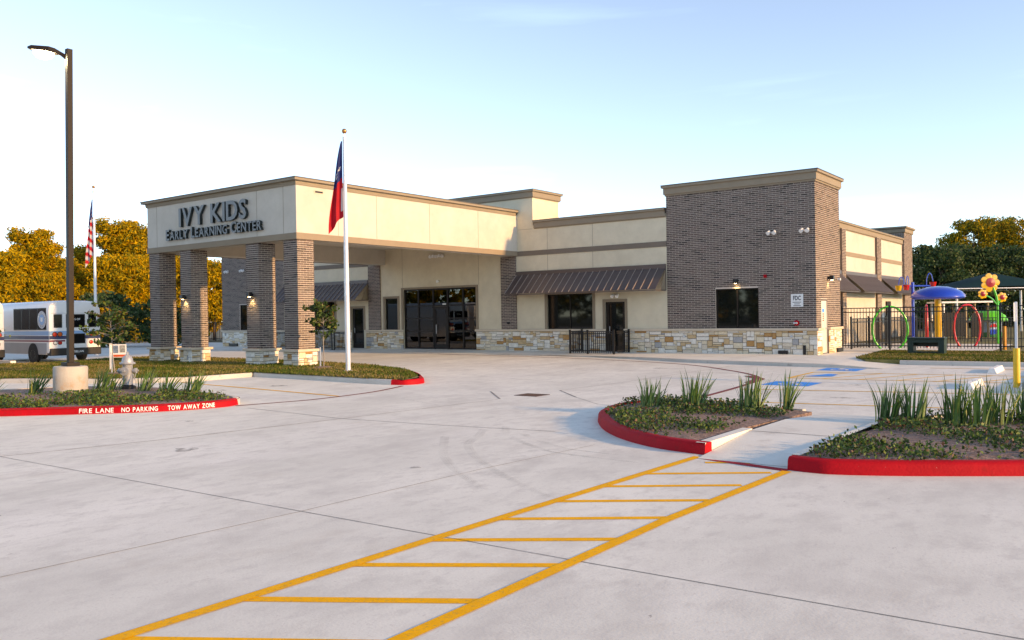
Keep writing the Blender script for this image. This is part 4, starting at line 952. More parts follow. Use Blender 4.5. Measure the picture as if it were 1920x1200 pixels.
# flagpoles and flags
def flagpole(x, y, h, r, label, g='flagpoles'):
    t = thing('flagpole', (x,y,0), label, 'flagpole', g); Z = 0
    MB().lathe([(r*1.9,Z-.1),(r*1.9,.02),(r*1.15,.05)], (x,y,0), 18).build('base_collar', M['aluminium'], t, smooth=True)
    MB().tube([(x,y,.0),(x,y,h*.35),(x,y,h-.3)], [r,r*.92,r*.55], 16).build('pole', M['aluminium'], t, smooth=True)
    MB().tube([(x,y,h-.34),(x,y,h-.2)], r*.75, 10).tube([(x,y,h-.2),(x,y,h-.08)], .012, 6).build('truck', M['galv'], t)
    MB().lathe([(.085*math.sin(R(a)), h-.085*math.cos(R(a))) for a in range(0, 181, 15)], (x,y,0), 14).build('finial_ball', mat('gold_ball', (.45,.24,.09), .3, .1, 3, metal=.7), t, smooth=True)
    MB().tube([(x-r-.03,y-.02,.9),(x-r-.02,y-.02,h*.5),(x-.05,y-.02,h-.3)], .006, 5).build('halyard', M['white'], t)
flagpole(-10.85,-15.33,8.05,.085,'white flagpole on the lawn nose nearest the camera')
flagpole(-37.06,-10.33,9.45,.085,'white flagpole rising behind the small buses')
fl_red, fl_blue, fl_white_shaded = mat('flag_red',(.42,.005,.018),.8,.1,3,trans=.25), mat('flag_blue',(.02,.03,.14),.8,.1,3,trans=.2), mat('flag_white_shaded',(.50,.49,.50),.8,.05,3,trans=.25)  # white greyed so the cloth carries its own shade
def limp_flag(name, top, H, wide, colour, label, seed, dirv):
    """cloth hanging in folds from the top of its hoist; colour(c, r) with c away from the pole, r down"""
    nu, nv = 30, 44; x, y, z = top; d = Vector(dirv).normalized(); s_ = Vector((-d.y,d.x,0)); mb = MB()
    for j in range(nv+1):
        r = j/nv; w = .04+wide*r**.85*(1-.15*r**4)
        for i in range(nu+1):
            c = i/nu; fold = (math.sin(c*11+r*1.5+seed)*.075+math.sin(c*23+r*4)*.025)*min(1,r*3)*(.4+.6*c)
            mb.v.append(tuple(Vector((x,y,z-H*(.80+.20*c**1.3)*r-.03*math.sin(c*11+seed)*r))+d*(w*c+.015*math.sin(r*9)*c)+s_*fold))
    for j in range(nv):
        for i in range(nu):
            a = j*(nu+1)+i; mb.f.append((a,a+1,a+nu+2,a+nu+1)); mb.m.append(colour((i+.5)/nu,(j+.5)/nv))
    return mb.build(name, [fl_red, fl_blue, fl_white_shaded], None, smooth=True, label=label, cat='flag')
def star_tx(c, r):
    if r < .47+.06*c: return 2 if (abs(r-.30-.1*c) < .018 or (abs(r-.42) < .02 and c > .55)) and .25 < c < .95 else 1
    return 2 if (c < .16 and .62 < r < .9) else 0
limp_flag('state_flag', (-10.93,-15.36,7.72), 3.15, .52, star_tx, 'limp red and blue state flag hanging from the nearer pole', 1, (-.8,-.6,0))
def us(c, r):
    if r < .30+.1*c and c > .2: return 2 if (int(c*17) % 4 == 1 and int(r*40) % 3 == 1) else 1
    return 0 if int(r*13+c*(.6+r*4.5)) % 2 == 0 else 2
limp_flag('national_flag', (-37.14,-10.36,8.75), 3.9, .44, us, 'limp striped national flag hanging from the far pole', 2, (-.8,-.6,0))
# bollard with sign post, wheel stops, grate, box
bx, by = 8.1, -11.2; t = thing('bollard', (bx,by,ZP), 'yellow pipe bollard with a slim white sign post rising from it', 'bollard')
MB().lathe([(.075,ZP-.02),(.075,.78),(.07,.80),(.0,.80)], (bx,by,0), 18).build('sleeve', mat('bollard_yellow',(.70,.42,.01),.4,.06,3), t, smooth=True)
MB().box(bx-.028,bx+.028,by-.028,by+.028,.78,1.92).build('sign_post', M['aluminium'], t, bevel=.004)
MB().box(bx-.034,bx-.029,by-.15,by+.15,1.45,1.9).build('sign_plate', M['white'], t)
def wheel_stop(x, y0, label):
    mb = MB(); L = 1.75
    pr = [(-.13,0),(-.07,.15),(.07,.15),(.13,0)]
    b = len(mb.v)
    for yy in (y0, y0+L): mb.v += [(x+a,yy,ZP+.002+z) for a, z in pr]
    mb.f += [(0,1,2,3)[::-1],(4,5,6,7),(0,4,5,1)[::-1],(1,5,6,2)[::-1],(2,6,7,3)[::-1]]; mb.m += [0]*5
    mb.build('wheel_stop', mat('stop_concrete',(.78,.77,.74),.8,.06,3,.2,40), None, bevel=.012, fix=True, label=label, cat='wheel stop', group='concrete wheel stops')
wheel_stop(7.2,-12.3,'pale concrete wheel stop nearer the camera, left of the bollard'); wheel_stop(7.0,-6.5,'pale concrete wheel stop farther away, near the lawn kerb')
gm = mat('rusty_iron',(.06,.035,.028),.8,.25,8)
t = thing('drain_grate', (-1.33,-18.15,ZP), 'rusty square drain grate in the middle of the driveway', 'drain'); mb = MB()
mb.box(-1.66,-1.0,-18.44,-18.38,ZP-.02,ZP+.009).box(-1.66,-1.0,-17.92,-17.86,ZP-.02,ZP+.009).box(-1.66,-1.60,-18.38,-17.92,ZP-.02,ZP+.009).box(-1.06,-1.0,-18.38,-17.92,ZP-.02,ZP+.009)
mb.build('rim', gm, t); MB().face([(-1.6,-18.38,ZP+.004),(-1.06,-18.38,ZP+.004),(-1.06,-17.92,ZP+.004),(-1.6,-17.92,ZP+.004)]).build('pit', M['black'], t)  # flat black sheet stands in for the dark hollow under the bars
for k in range(9): MB().box(-1.585+k*.06,-1.55+k*.06,-18.38,-17.92,ZP-.02,ZP+.008).build('bar', gm, t)
t = thing('utility_cabinet', (3.75,1.6,0), 'low dark green metal cabinet with open front on the grass by the fence', 'cabinet'); X0, X1, Y0, Y1 = 3.1,4.42,1.4,1.95
MB().box(X0,X0+.22,Y0,Y1,0,.60).build('side_panel', M['steelgreen'], t, bevel=.01); MB().box(X1-.22,X1,Y0,Y1,0,.60).build('side_panel', M['steelgreen'], t, bevel=.01)
MB().box(X0-.02,X1+.02,Y0-.03,Y1+.02,.60,.66).build('lid', M['steelgreen'], t, bevel=.01); MB().box(X0+.22,X1-.22,Y1-.08,Y1-.03,.32,.60).build('back_panel', M['steelgreen'], t); MB().box(X0+.22,X1-.22,Y0+.05,Y0+.12,.06,.12).build('bottom_rail', M['steelgreen'], t); MB().box(X0+.22,X1-.22,Y0+.02,Y0+.06,.46,.59).build('fascia', M['steelgreen'], t)
t = thing('yard_sign', (-19.6,-18.5,0), 'small white posted yard sign with photos and an orange strip on the lawn', 'sign'); o = Vector((-19.6,-18.5,0)); rr = Vector((.8,.6,0))
def quadbox(nm, a0, a1, z0, z1, th, m):
    n = Vector((.6,-.8,0)); mb = MB(); q = [o+rr*a+n*k+Vector((0,0,z)) for k in (0,th) for a, z in ((a0,z0),(a1,z0),(a1,z1),(a0,z1))]; mb.v = [tuple(p) for p in q]; mb.f = [(0,1,2,3)[::-1],(4,5,6,7),(0,1,5,4)[::-1],(1,2,6,5)[::-1],(2,3,7,6)[::-1],(3,0,4,7)[::-1]]; mb.m = [0]*6; mb.build(nm, m, t, fix=True)
quadbox('post', -.33,-.27,-.05,1.0,.05,M['white']); quadbox('board', -.27,.27,.48,.96,.02,M['white'])
quadbox('photo', -.22,-.02,.64,.92,.026,mat('photo_blue',(.16,.22,.3),.6,.6,14)); quadbox('photo', .03,.23,.66,.92,.026,mat('photo_grey',(.3,.3,.28),.6,.5,14)); quadbox('orange_strip', -.25,.25,.5,.58,.026,mat('orange_strip',(.6,.09,.02),.6,.05,3))
for (x, y), lab in (((7.22,-24.1),'black irrigation head at the kerb end of the right bed'),((7.26,-20.95),'black irrigation head by the first iris clump of the right bed')):
    MB().lathe([(.02,-.03),(.022,.06),(.033,.065),(.036,.10),(.02,.105),(0,.105)], (x,y,0), 12).build('irrigation_head', M['black'], None, smooth=True, label=lab, cat='irrigation head', group='irrigation heads')

# ================================================================== FENCES AND RAILS
def fence(name, p0, p1, h, label, group, posts, pitch, rails, z=0.0, post_w=.035, cat='fence', pk=.0115, gate=None, fins=True):
    a, b = Vector(p0), Vector(p1); L = (b-a).length; d = (b-a)/L; t = thing(name, (a.x,a.y,z), label, cat, group); ang = math.atan2(d.y, d.x)
    pm = MB().box(-post_w,post_w,-post_w,post_w,0,h+.06).box(-post_w-.008,post_w+.008,-post_w-.008,post_w+.008,h+.06,h+.085).mesh('post', M['black'])
    for s in posts: q = a+d*s; inst(pm, 'post', t, (q.x,q.y,z-.02), (0,0,ang))
    rm = MB().box(0,L,-.019,.019,-.021,.021).mesh('rail', M['black'])
    for r in rails: inst(rm, 'rail', t, (a.x,a.y,z+r), (0,0,ang))
    km = MB().box(-pk,pk,-pk,pk,rails[0]-.10,h-.02).mesh('picket', M['black'])
    n = int(L/pitch)
    for k in range(1, n):
        s = k*L/n
        if any(abs(s-q) < .03 for q in posts): continue
        q = a+d*s; inst(km, 'picket', t, (q.x,q.y,z), (0,0,ang))
    return t
fence('playground_fence', (-.10,4.06), (10.5,4.45), 1.90, 'black metal picket fence across the front of the playground', 'black playground fences', (0,1.95,6.1,10.4), .125, (.22,1.68,1.86))
fence('playground_fence', (-.05,5.3), (.9,14.5), 1.42, 'lower black metal fence receding along the building side', 'black playground fences', (0,2.2,4.6,6.8,9.1), .14, (.16,1.22,1.38))
fence('playground_fence', (.9,14.6), (12.5,20.5), 1.3, 'lower black metal fence crossing behind the splash toys', 'black playground fences', (0,3.2,6.4,9.6), .15, (.16,1.12,1.26))
fence('lot_fence', (-92,3.5), (-63,11.5), 1.8, 'black metal fence below the sunlit trees left of the canopy', 'fences at the wood edge', (0,3,6,9,12,15,18,21,24,27,30), .26, (.2,1.7), z=-.15, pk=.014)
fence('lot_fence', (-62.8,11.6), (-48,20), 1.8, 'black metal fence seen between the canopy columns', 'fences at the wood edge', (0,3,6,9,12,15), .26, (.2,1.7), z=-.15, pk=.014)
rail_l = 'black picket railing in front of the '
fence('patio_railing', (-11.05,-.15), (-11.02,-1.28), 1.03, rail_l+'right glazed door, left return to the wall', 'patio railings right', (.02,1.12), .11, (.12,.93,1.01), z=-.02, cat='railing')
fence('patio_railing', (-10.95,-1.28), (-8.62,-1.30), 1.03, rail_l+'right glazed door, long front run', 'patio railings right', (.9,2.3), .11, (.12,.93,1.01), z=-.03, cat='railing')
fence('patio_railing', (-8.55,-1.22), (-8.5,-.15), 1.03, rail_l+'right glazed door, right return to the wall', 'patio railings right', (1.05,), .11, (.12,.93,1.01), z=-.02, cat='railing')
fence('patio_railing', (-33.0,-1.25), (-27.6,-1.25), 1.05, rail_l+'left window, long run behind the sapling', 'patio railings left', (0,1.8,3.6,5.4), .11, (.12,.94,1.02), z=-.05, cat='railing')
fence('patio_railing', (-27.4,-1.25), (-26.1,-1.25), 1.05, rail_l+'left glazed door, short gate run', 'patio railings left', (0,1.3), .11, (.12,.94,1.02), z=-.05, cat='railing')

# ================================================================== BUSES
def bus(label):
    """rear face at x=0 looking +X, near side at y=0, tyres at z=0"""
    t = thing('shuttle_bus', (0,0,0), label, 'bus', 'white shuttle buses'); Wd, Ht, Ln = 2.5, 3.02, 7.2
    pr = [(.05,.42),(.0,.6),(0,2.62),(.03,2.8),(.12,2.93),(.3,3.0),(.7,3.05),(Wd-.7,3.05),(Wd-.3,3.0),(Wd-.12,2.93),(Wd-.03,2.8),(Wd,2.62),(Wd,.6),(Wd-.05,.42)]
    mb = MB(); n = len(pr); xs = [(-Ln,1,0),(-.12,1,0),(-.03,.985,.03),(0,.95,.09)]
    for x, s, dz in xs: mb.v += [(x, Wd/2+(y-Wd/2)*s, z-(dz if z > 2 else 0)+(dz*.3 if z < 1 else 0)) for y, z in pr]
    for i in range(len(xs)-1):
        for k in range(n): k2 = (k+1) % n; mb.f.append((i*n+k,i*n+k2,(i+1)*n+k2,(i+1)*n+k)); mb.m.append(0)
    mb.f.append(tuple(range(n))); e = (len(xs)-1)*n; mb.f.append(tuple(e+k for k in range(n))); mb.m += [0,0]
    body = mb.build('body', M['whitepaint'], t, fix=True, smooth=True)
    def plate(nm, x0, x1, z0, z1, m, d=.006, par=t): return MB().box(x0,x1,-d,.004,z0,z1).build(nm, m, par)
    def rear(nm, y0, y1, z0, z1, m, d=.008, par=t, bev=0): return MB().box(-.004,d,y0,y1,z0,z1).build(nm, m, par, bevel=bev)
    lb, nv, rd, gr = mat('bus_light_blue',(.22,.40,.66),.35,.03,2,coat=.3), mat('bus_navy',(.015,.03,.11),.35,.03,2,coat=.3), mat('bus_maroon',(.20,.012,.04),.35,.03,2,coat=.3), mat('bus_skirt',(.30,.30,.32),.5,.06,2)
    plate('light_blue_stripe', -6.9,-.03,1.36,1.56,lb); plate('navy_stripe', -6.9,-.03,1.16,1.33,nv); plate('red_stripe', -6.9,-.03,1.04,1.12,rd)
    plate('skirt', -6.9,-.25,.44,.98,gr,.012)
    for k in range(4):
        a = -.25-(k+1)*.86; w = plate('side_window', a+.02,a+.86,1.62,2.70,M['black'],.014); MB().box(a+.06,a+.82,-.018,-.012,1.66,2.66).build('pane', M['busglass'], w)
    c = (-.62,-.03,2.12); em = MB().lathe([(0,0),(.44,0),(.44,-.008),(0,-.008)], c, 30, axis='y').build('emblem', nv, t, fix=True)
    MB().lathe([(.42,0),(.42,-.004),(.395,-.004),(.395,0)], (c[0],c[1]-.008,c[2]), 30, axis='y').build('emblem_ring', M['white'], em, fix=True)
    MB().lathe([(0,0),(.26,0),(.26,-.006),(0,-.006)], (c[0],c[1]-.008,c[2]), 26, axis='y').build('emblem_field', lb, em, fix=True)
    for s in (-1, 1): MB().face([(c[0],-.047,c[2]-.10),(c[0]+s*.11,-.047,c[2]-.07),(c[0]+s*.11,-.047,c[2]+.13),(c[0],-.047,c[2]+.10)]).build('emblem_book', M['white'], em)
    for i, e in enumerate(text_meshes([(q, .01, 0) for q in 'IVYKIDS'])):
        th = R(150-i*20); p = Vector((c[0]+.29*math.cos(th), -.042, c[2]+.29*math.sin(th))); uu = Vector((math.cos(th),0,math.sin(th))); rr_ = Vector((math.sin(th),0,-math.cos(th)))
        me = fit_text(e, p-rr_*.035, rr_, uu, .07, .09); me.materials.clear(); me.materials.append(M['white']); link(bpy.data.objects.new('emblem_letter', me), 'emblem_letter', em)
    # rear
    rear('light_blue_stripe', .02,Wd-.02,1.36,1.56,lb); rear('navy_stripe', .02,Wd-.02,1.16,1.33,nv); rear('red_stripe', .02,.75,1.04,1.12,rd); rear('rear_seam', .1,Wd-.1,2.42,2.435,gr)
    for nm, y0, y1, z0, z1 in (('rear_window',.22,.62,1.72,2.38),('rear_window',.80,1.72,1.72,2.38),('rear_window',1.88,2.28,1.72,2.38),('rear_panel_window',.80,1.72,.92,1.42)):
        w = rear(nm, y0, y1, z0, z1, M['black'], .012, bev=.03); MB().box(.010,.016,y0+.04,y1-.04,z0+.04,z1-.04).build('pane', M['busglass'], w)
    tl, tr_, rv = mat('tail_lens_red',(.55,.02,.01),.3), mat('turn_lens_amber',(.62,.10,.01),.3), mat('reverse_lens',(.7,.7,.66),.3)
    for yy, zz, m, r in ((.26,1.40,tl,.10),(.50,1.40,tr_,.10),(2.02,1.40,tr_,.10),(2.26,1.40,tl,.10),(.28,.98,rv,.08),(.50,.98,tl,.08),(2.0,.98,tl,.08),(2.22,.98,rv,.08),(.40,.56,tl,.06)):
        l = MB().lathe([(r*1.25,0),(r*1.25,.012),(r,.015),(r,.0)], (.005,yy,zz), 16, axis='x').build('lamp_bezel', M['black'], t, fix=True); MB().lathe([(0,.0),(r,.0),(r*.9,.03),(0,.04)], (.012,yy,zz), 16, axis='x').build('lamp_lens', m, l, fix=True)
    bp = MB().box(-.3,.10,.03,Wd-.03,.36,.72).build('bumper', M['black'], t, bevel=.03)
    e = text_meshes([('MAGELLAN', .015, 0), ('KIDS OF', .01, 0)])
    for k, (y0, w, z0, h, xx) in enumerate(((.92,.66,.49,.10,.104),(.98,.5,2.08,.1,.02))):
        me = fit_text(e[k], (xx,y0,z0), (0,1,0), (0,0,1), w, h); me.materials.clear(); me.materials.append(M['white']); link(bpy.data.objects.new('lettering', me), 'lettering', t)
    for x in (-1.62,-5.7):
        MB().lathe([(0,0),(.52,0),(.52,-.02),(0,-.02)], (x,.0,.46), 24, axis='y').build('wheel_arch', M['rubber'], t, fix=True)
        for yy in (.0, Wd-.26):
            w = MB().lathe([(.2,0),(.38,.0),(.41,.03),(.41,.2),(.38,.24),(.2,.24)], (x,yy-.03,.41), 24, axis='y').build('wheel', M['rubber'], t, fix=True, smooth=True)
            MB().lathe([(0,.02),(.1,.02),(.14,.06),(.22,.02),(.23,.0),(.23,.2),(0,.2)], (x,yy-.032,.41), 18, axis='y').build('rim', M['galv'], w, fix=True, smooth=True)
    return t
b1 = bus('white shuttle bus with round emblem, rear and near side in view behind the lamp post')
b1.location = (-31.2,-15.62,ZP); b1.scale = (1,1.0,.985)
b2 = copy_tree(b1, (-32.0,-19.75,ZP), 0, 1, 'white shuttle bus cut by the left edge of the picture, tail lamp showing')
MB().box(-38.5,-33.0,-16.6,-16.35,ZP,ZP+.14).build('wheel_stop', MATS['stop_concrete'], None, bevel=.012, label='long white concrete stop below the near side of the bus', cat='wheel stop', group='concrete wheel stops')

# ================================================================== SAPLINGS
def sapling(x, y, h, label, seed, crown_z, spread, n, stake=True, bare=False, leaf=.05, lean=0, trunk_r=.022):
    t = thing('sapling', (x,y,0), label, 'tree', 'young trees'); rng = random.Random(seed); nr = np.random.default_rng(seed); mb = MB(); pts = []
    st = [(x+lean*k/6+rng.uniform(-.02,.02), y+rng.uniform(-.02,.02), h*k/6) for k in range(7)]
    mb.tube(st, [trunk_r*(1-.75*k/6) for k in range(7)], 6)
    for k in range(n):
        z = rng.uniform(crown_z, h*.95); i = int(z/h*6); b = Vector(st[i]); b.z = z; a = rng.uniform(0,6.28); L = spread*rng.uniform(.45,1)*(1.1-.5*(z-crown_z)/(h-crown_z))
        e = b+Vector((math.cos(a)*L, math.sin(a)*L, L*rng.uniform(.0,.55))); m = b.lerp(e,.5)+Vector((0,0,L*.08)); mb.tube([b,m,e], [trunk_r*.4,trunk_r*.28,trunk_r*.12], 4)
        for q in range(3):
            s = b.lerp(e, rng.uniform(.4,.95)); e2 = s+Vector((rng.uniform(-1,1),rng.uniform(-1,1),rng.uniform(-.2,.5)))*L*.3; mb.tube([s,e2], [trunk_r*.15,trunk_r*.06], 3)
            for w in range(9): pts.append(s.lerp(e2, rng.random())+Vector((rng.gauss(0,.035),rng.gauss(0,.035),rng.gauss(0,.035))))
        for w in range(8): pts.append(b.lerp(e, rng.uniform(.3,1))+Vector((rng.gauss(0,.03),rng.gauss(0,.03),rng.gauss(0,.03))))
    mb.build('trunk', M['twig'], t)
    P = np.array([tuple(p) for p in pts]); 
    if bare: P = P[nr.random(len(P)) < .45]
    me = leaf_cloud('crown', P, 1, leaf, LEAF_SAP, nr, [.4,.3,.2,.1], 1.5); link(bpy.data.objects.new('crown', me), 'crown', t)
    if stake: MB().box(x-.16,x-.12,y-.05,y-.01,-.05,.75).build('stake', M['galv'], t)
    MB().lathe([(.0,.07),(.25,.06),(.5,.0),(.5,-.03)][::-1], (x,y,0), 18).build('mulch_ring', M['mulch'], t)
    return t
sapling(-13.14,-14.41,2.35,'young leafy tree with a stake on the lawn beside the corner column',11,.85,.85,34,leaf=.06)
sapling(-17.5,-19.8,2.5,'young leafy tree in front of the bus rear, left of the hydrant',12,1.0,.95,30,lean=-.35,leaf=.062)
sapling(-22.6,-22.2,2.9,'half bare young tree cut by the left edge of the picture',13,.7,1.25,20,bare=True)
for i, (x, y, s) in enumerate(((-49.6,1.0,1.0),(-53,-1.5,1.15))):
    me = crown_mesh('crown', 60+i, 3.4*s, 2.3*s, .3, LEAF_DARK, [.5,.35,.15], 40, 60, .15, 'round'); t = thing('shrub_tree', (x,y,ZP), ['dark green bushy tree right of the bus, behind the first column','dark bushy tree partly hidden by the bus rear'][i], 'tree', 'dark bushy trees by the lot'); o = bpy.data.objects.new('crown', me); link(o, 'crown', t); o.location = (x,y,ZP)
    o = bpy.data.objects.new('trunk', trunk_mesh('trunk', 70+i, 2.6*s, .09, 6, 1.2)); link(o, 'trunk', t); o.location = (x,y,ZP)

# ================================================================== TREES
pines = []
for k in range(5):
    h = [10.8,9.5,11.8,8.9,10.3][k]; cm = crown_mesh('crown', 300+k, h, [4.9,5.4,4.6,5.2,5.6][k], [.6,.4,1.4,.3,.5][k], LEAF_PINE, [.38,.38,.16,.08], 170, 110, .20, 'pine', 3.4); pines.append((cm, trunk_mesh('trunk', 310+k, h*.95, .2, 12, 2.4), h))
def tree(kind, x, y, s, label, group, rz, z=-.15, name='pine_tree', src=None, sz=1):
    cm, tm, h = (src or pines)[kind]; t = thing(name, (x,y,z), label, 'tree', group)
    for nm, me in (('trunk', tm), ('crown', cm)): inst(me, nm, t, (x,y,z), (0,0,rz), (s,s,s*sz))
gW = 'sunlit trees at the left'
def pos(px, d):   # plan position of a picture column at a given depth
    f = 1586.48; yaw = -0.6376; fw = Vector((math.sin(yaw), math.cos(yaw))); rt = Vector((math.cos(yaw), -math.sin(yaw))); return Vector((10.4824,-34.8539)) + fw*d + rt*(px-960)/f*d
LT = [(84,86,.84,2,'sunlit pine filling the row left of the lamp post, behind the bus roof'),(128,80,.72,0,'low sunlit pine just right of the lamp post'),(35,88,.98,3,'sunlit pine in the second row above the cut bus'),(118,94,.86,1,'sunlit pine in the second row behind the lamp post'),(240,96,1.12,0,'tall pine in the second row left of the canopy'),(-60,78,1.0,0,'sunlit pine mostly outside the left edge of the picture'),(15,76,.86,1,'sunlit pine at the left edge of the picture, above the cut bus'),(62,80,.90,2,'sunlit pine rising over the bus roof, left of the lamp post'),(100,77,.70,3,'short sunlit pine just left of the lamp post'),
      (138,84,.74,4,'sunlit pine directly behind the lamp post'),(160,92,.92,0,'darker pine behind the far flagpole'),(196,79,.82,1,'bright sunlit pine just right of the far flagpole'),(222,86,1.02,2,'tallest sunlit pine with an open top, left of the canopy'),
      (250,80,.88,3,'bright sunlit pine touching the canopy left edge'),(276,88,1.1,4,'tall sunlit pine half hidden by the canopy fascia'),(330,84,.85,1,'sunlit tree seen between the first and second column'),(372,88,.8,0,'sunlit tree seen right of the second column'),(402,84,.85,3,'sunlit tree seen beside the left brick tower')]
for i, (px, d, s, k, lab) in enumerate(LT):
    p = pos(px, d); tree(k, p.x, p.y, s, lab, gW, i*1.3)
darks = []
for k in range(3):
    cm = crown_mesh('crown', 330+k, 8.2, 3.4, .3, LEAF_DARK, [.40,.40,.20], 120, 90, .14, 'round'); darks.append((cm, trunk_mesh('trunk', 340+k, 6.5, .18, 8, 2), 8.2))
gD = 'dark trees behind the playground'
DT = [(1728,80,.92,0,'dark evergreen next to the building end tower'),(1762,76,.86,1,'dark evergreen behind the blue splash mushroom'),(1795,80,.92,2,'dark evergreen left of the shade canopy peak'),(1830,77,.86,0,'dark evergreen above the shade canopy left slope'),(1868,80,.9,1,'dark evergreen behind the big toy sunflower'),(1905,77,.86,2,'dark evergreen at the right edge of the picture')]
for i, (px, d, s, k, lab) in enumerate(DT):
    p = pos(px, d); tree(k, p.x, p.y, s, lab, gD, i*2.1, z=-.1, name='evergreen_tree', src=darks)
gT = 'tall pines behind the playground'
tall = []
for k in range(3):
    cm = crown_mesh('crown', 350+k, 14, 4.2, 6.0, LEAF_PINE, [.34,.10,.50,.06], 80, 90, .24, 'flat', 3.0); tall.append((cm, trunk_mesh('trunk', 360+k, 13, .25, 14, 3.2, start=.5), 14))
for i, (px, d, s, k, lab) in enumerate([(1742,112,.62,0,'small pine top peeping over the dark evergreens by the end tower'),(1790,112,.80,1,'pine with layered top left of the tallest pines'),(1826,108,.92,2,'tall spreading pine above the shade canopy'),(1868,112,.96,0,'tallest sunlit pine near the right edge'),(1912,108,.93,1,'tall pine cut by the right edge of the picture')]):
    p = pos(px, d); tree(k, p.x, p.y, s, lab, gT, i*1.9, src=tall)
# the wood beyond the lot, behind the camera: stands in the window reflections
rng = np.random.default_rng(77); C = []
for k in range(40):                      # behind the camera
    cx, cy = 60-k*7.4, -125+rng.normal()*2.5; hh = 13+rng.random()*5
    for q in range(64):
        tt = rng.random()**.8; w = 3.6*(1-.5*tt); c = np.array([cx+rng.normal()*w, cy+rng.normal()*w, .5+hh*tt]); p = rng.normal(size=(30,3)); p /= np.linalg.norm(p, axis=1)[:,None]; C.append(c+p*((1.5-.5*tt)*rng.random(30)**.4)[:,None])
C = np.concatenate(C); rng2 = np.random.default_rng(78)
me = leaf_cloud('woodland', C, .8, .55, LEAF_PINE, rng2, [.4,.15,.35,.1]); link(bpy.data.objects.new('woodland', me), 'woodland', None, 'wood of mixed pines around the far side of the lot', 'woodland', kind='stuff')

# ================================================================== PLAYGROUND
pred, pgreen, pblue, pyel = mat('play_red',(.55,.008,.01),.25,.05,2,coat=.5), mat('play_green',(.05,.50,.02),.25,.05,2,coat=.5), mat('play_blue',(.005,.05,.50),.22,.06,2,coat=.6), mat('play_yellow',(.72,.40,.005),.3,.05,2,coat=.4)
PD = Vector((.80,.60,0)); PN = Vector((.6,-.8,0))
def hoop(x, y, w, h, m, label, ang):
    d = Vector((math.cos(ang), math.sin(ang), 0)); pts = []
    for k in range(33):
        a = R(-60+300*k/32); pts.append(Vector((x,y,h*.52))+d*(-math.cos(a)*0)+d*(math.sin(R(-150+300*k/32))*w/2)+Vector((0,0,math.cos(R(-150+300*k/32))*h*.52*1.0)))
    lo = min(p.z for p in pts); pts = [Vector((p.x,p.y,(p.z-lo)*h/(max(q.z for q in pts)-lo)+.0)) if True else p for p in pts]
    zs = [p.z for p in pts]; mn, mxz = min(zs), max(zs); pts = [Vector((p.x,p.y,(p.z-mn)/(mxz-mn)*h)) for p in pts]
    t = thing('spray_hoop', (x,y,0), label, 'play hoop', 'splash pad spray hoops'); MB().tube(pts, .05, 10).build('tube', m, t, smooth=True)
    for p in (pts[0], pts[-1]): MB().lathe([(.09,-.01),(.09,.02),(.05,.03)], (p.x,p.y,0), 12).build('foot_plate', M['galv'], t)
hoop(1.38,6.3,1.62,1.92,pgreen,'bright green spray hoop behind the fence near the building', math.atan2(.6,.8))
hoop(2.62,7.85,1.15,1.95,pred,'narrow looking red spray hoop left of the yellow mushroom stem', math.atan2(.6,.8)+1.15)
hoop(4.12,8.95,1.22,1.95,pred,'wide open red spray hoop right of the mushroom', math.atan2(.6,.8))
mx, my = 2.66, 10.4; t = thing('splash_mushroom', (mx,my,0), 'blue domed splash mushroom on a yellow stem', 'splash toy')
MB().tube([(mx,my,0),(mx,my,2.3)], .15, 16).build('stem', pyel, t, smooth=True); MB().lathe([(.1,2.22),(1.0,2.24),(1.15,2.27),(1.21,2.34),(1.19,2.44),(1.05,2.60),(.8,2.74),(.45,2.84),(0,2.88)], (mx,my,0), 40).build('cap', pblue, t, smooth=True)
px_, py_ = 1.26, 11.84; t = thing('bucket_post', (px_,py_,0), 'tall blue post with arms carrying tipping buckets', 'splash toy'); Q = Vector((px_,py_,0))
MB().tube([Q,Q+Vector((0,0,2.3)),Q+Vector((0,0,3.15))], .075, 12).build('post', pblue, t, smooth=True)
MB().tube([Q-PD*.62+Vector((0,0,2.96)),Q+PD*.95+Vector((0,0,2.96))], .04, 8).build('arm', pblue, t, smooth=True)
for s, m, zz, hk in ((-.72,pyel,2.72,-.45),(-.33,pred,2.75,-.2),(1.04,pred,2.88,.72)):
    c = Q+PD*s; MB().lathe([(.10,zz),(.12,zz+.02),(.17,zz+.26),(.18,zz+.27),(.15,zz+.27),(.10,zz+.06),(0,zz+.06)], (c.x,c.y,0), 18).build('bucket', m, t, smooth=True)
    a = Q+PD*hk+Vector((0,0,2.96)); b = c+Vector((0,0,zz+.3)); top = max(a.z,b.z)+.40; MB().tube(smooth_path([a, a+Vector((0,0,.3)), a.lerp(b,.35)+Vector((0,0,top-a.lerp(b,.35).z)), a.lerp(b,.75)+Vector((0,0,top-.06-a.lerp(b,.75).z)), b], 5), .022, 7).build('hook', pblue, t, smooth=True)
fx, fy = 4.86, 13.25; t = thing('toy_sunflower', (fx,fy,0), 'tall green toy sunflower with three yellow and red blooms', 'play flower'); F0 = Vector((fx,fy,0))
MB().tube(smooth_path([F0,F0+Vector((0,0,1.4)),F0+PD*-.03+Vector((0,0,2.2)),F0+PD*-.22+Vector((0,0,2.8))],5), .055, 10).build('stem', pgreen, t, smooth=True)
MB().tube(smooth_path([F0+Vector((0,0,1.9)),F0+PD*-.3+Vector((0,0,2.25)),F0+PD*-.62+Vector((0,0,2.42))],5), .035, 8).build('branch', pgreen, t, smooth=True); MB().tube(smooth_path([F0+Vector((0,0,1.85)),F0+PD*.1+Vector((0,0,2.1)),F0+PD*.2+Vector((0,0,2.25))],5), .035, 8).build('branch', pgreen, t, smooth=True)
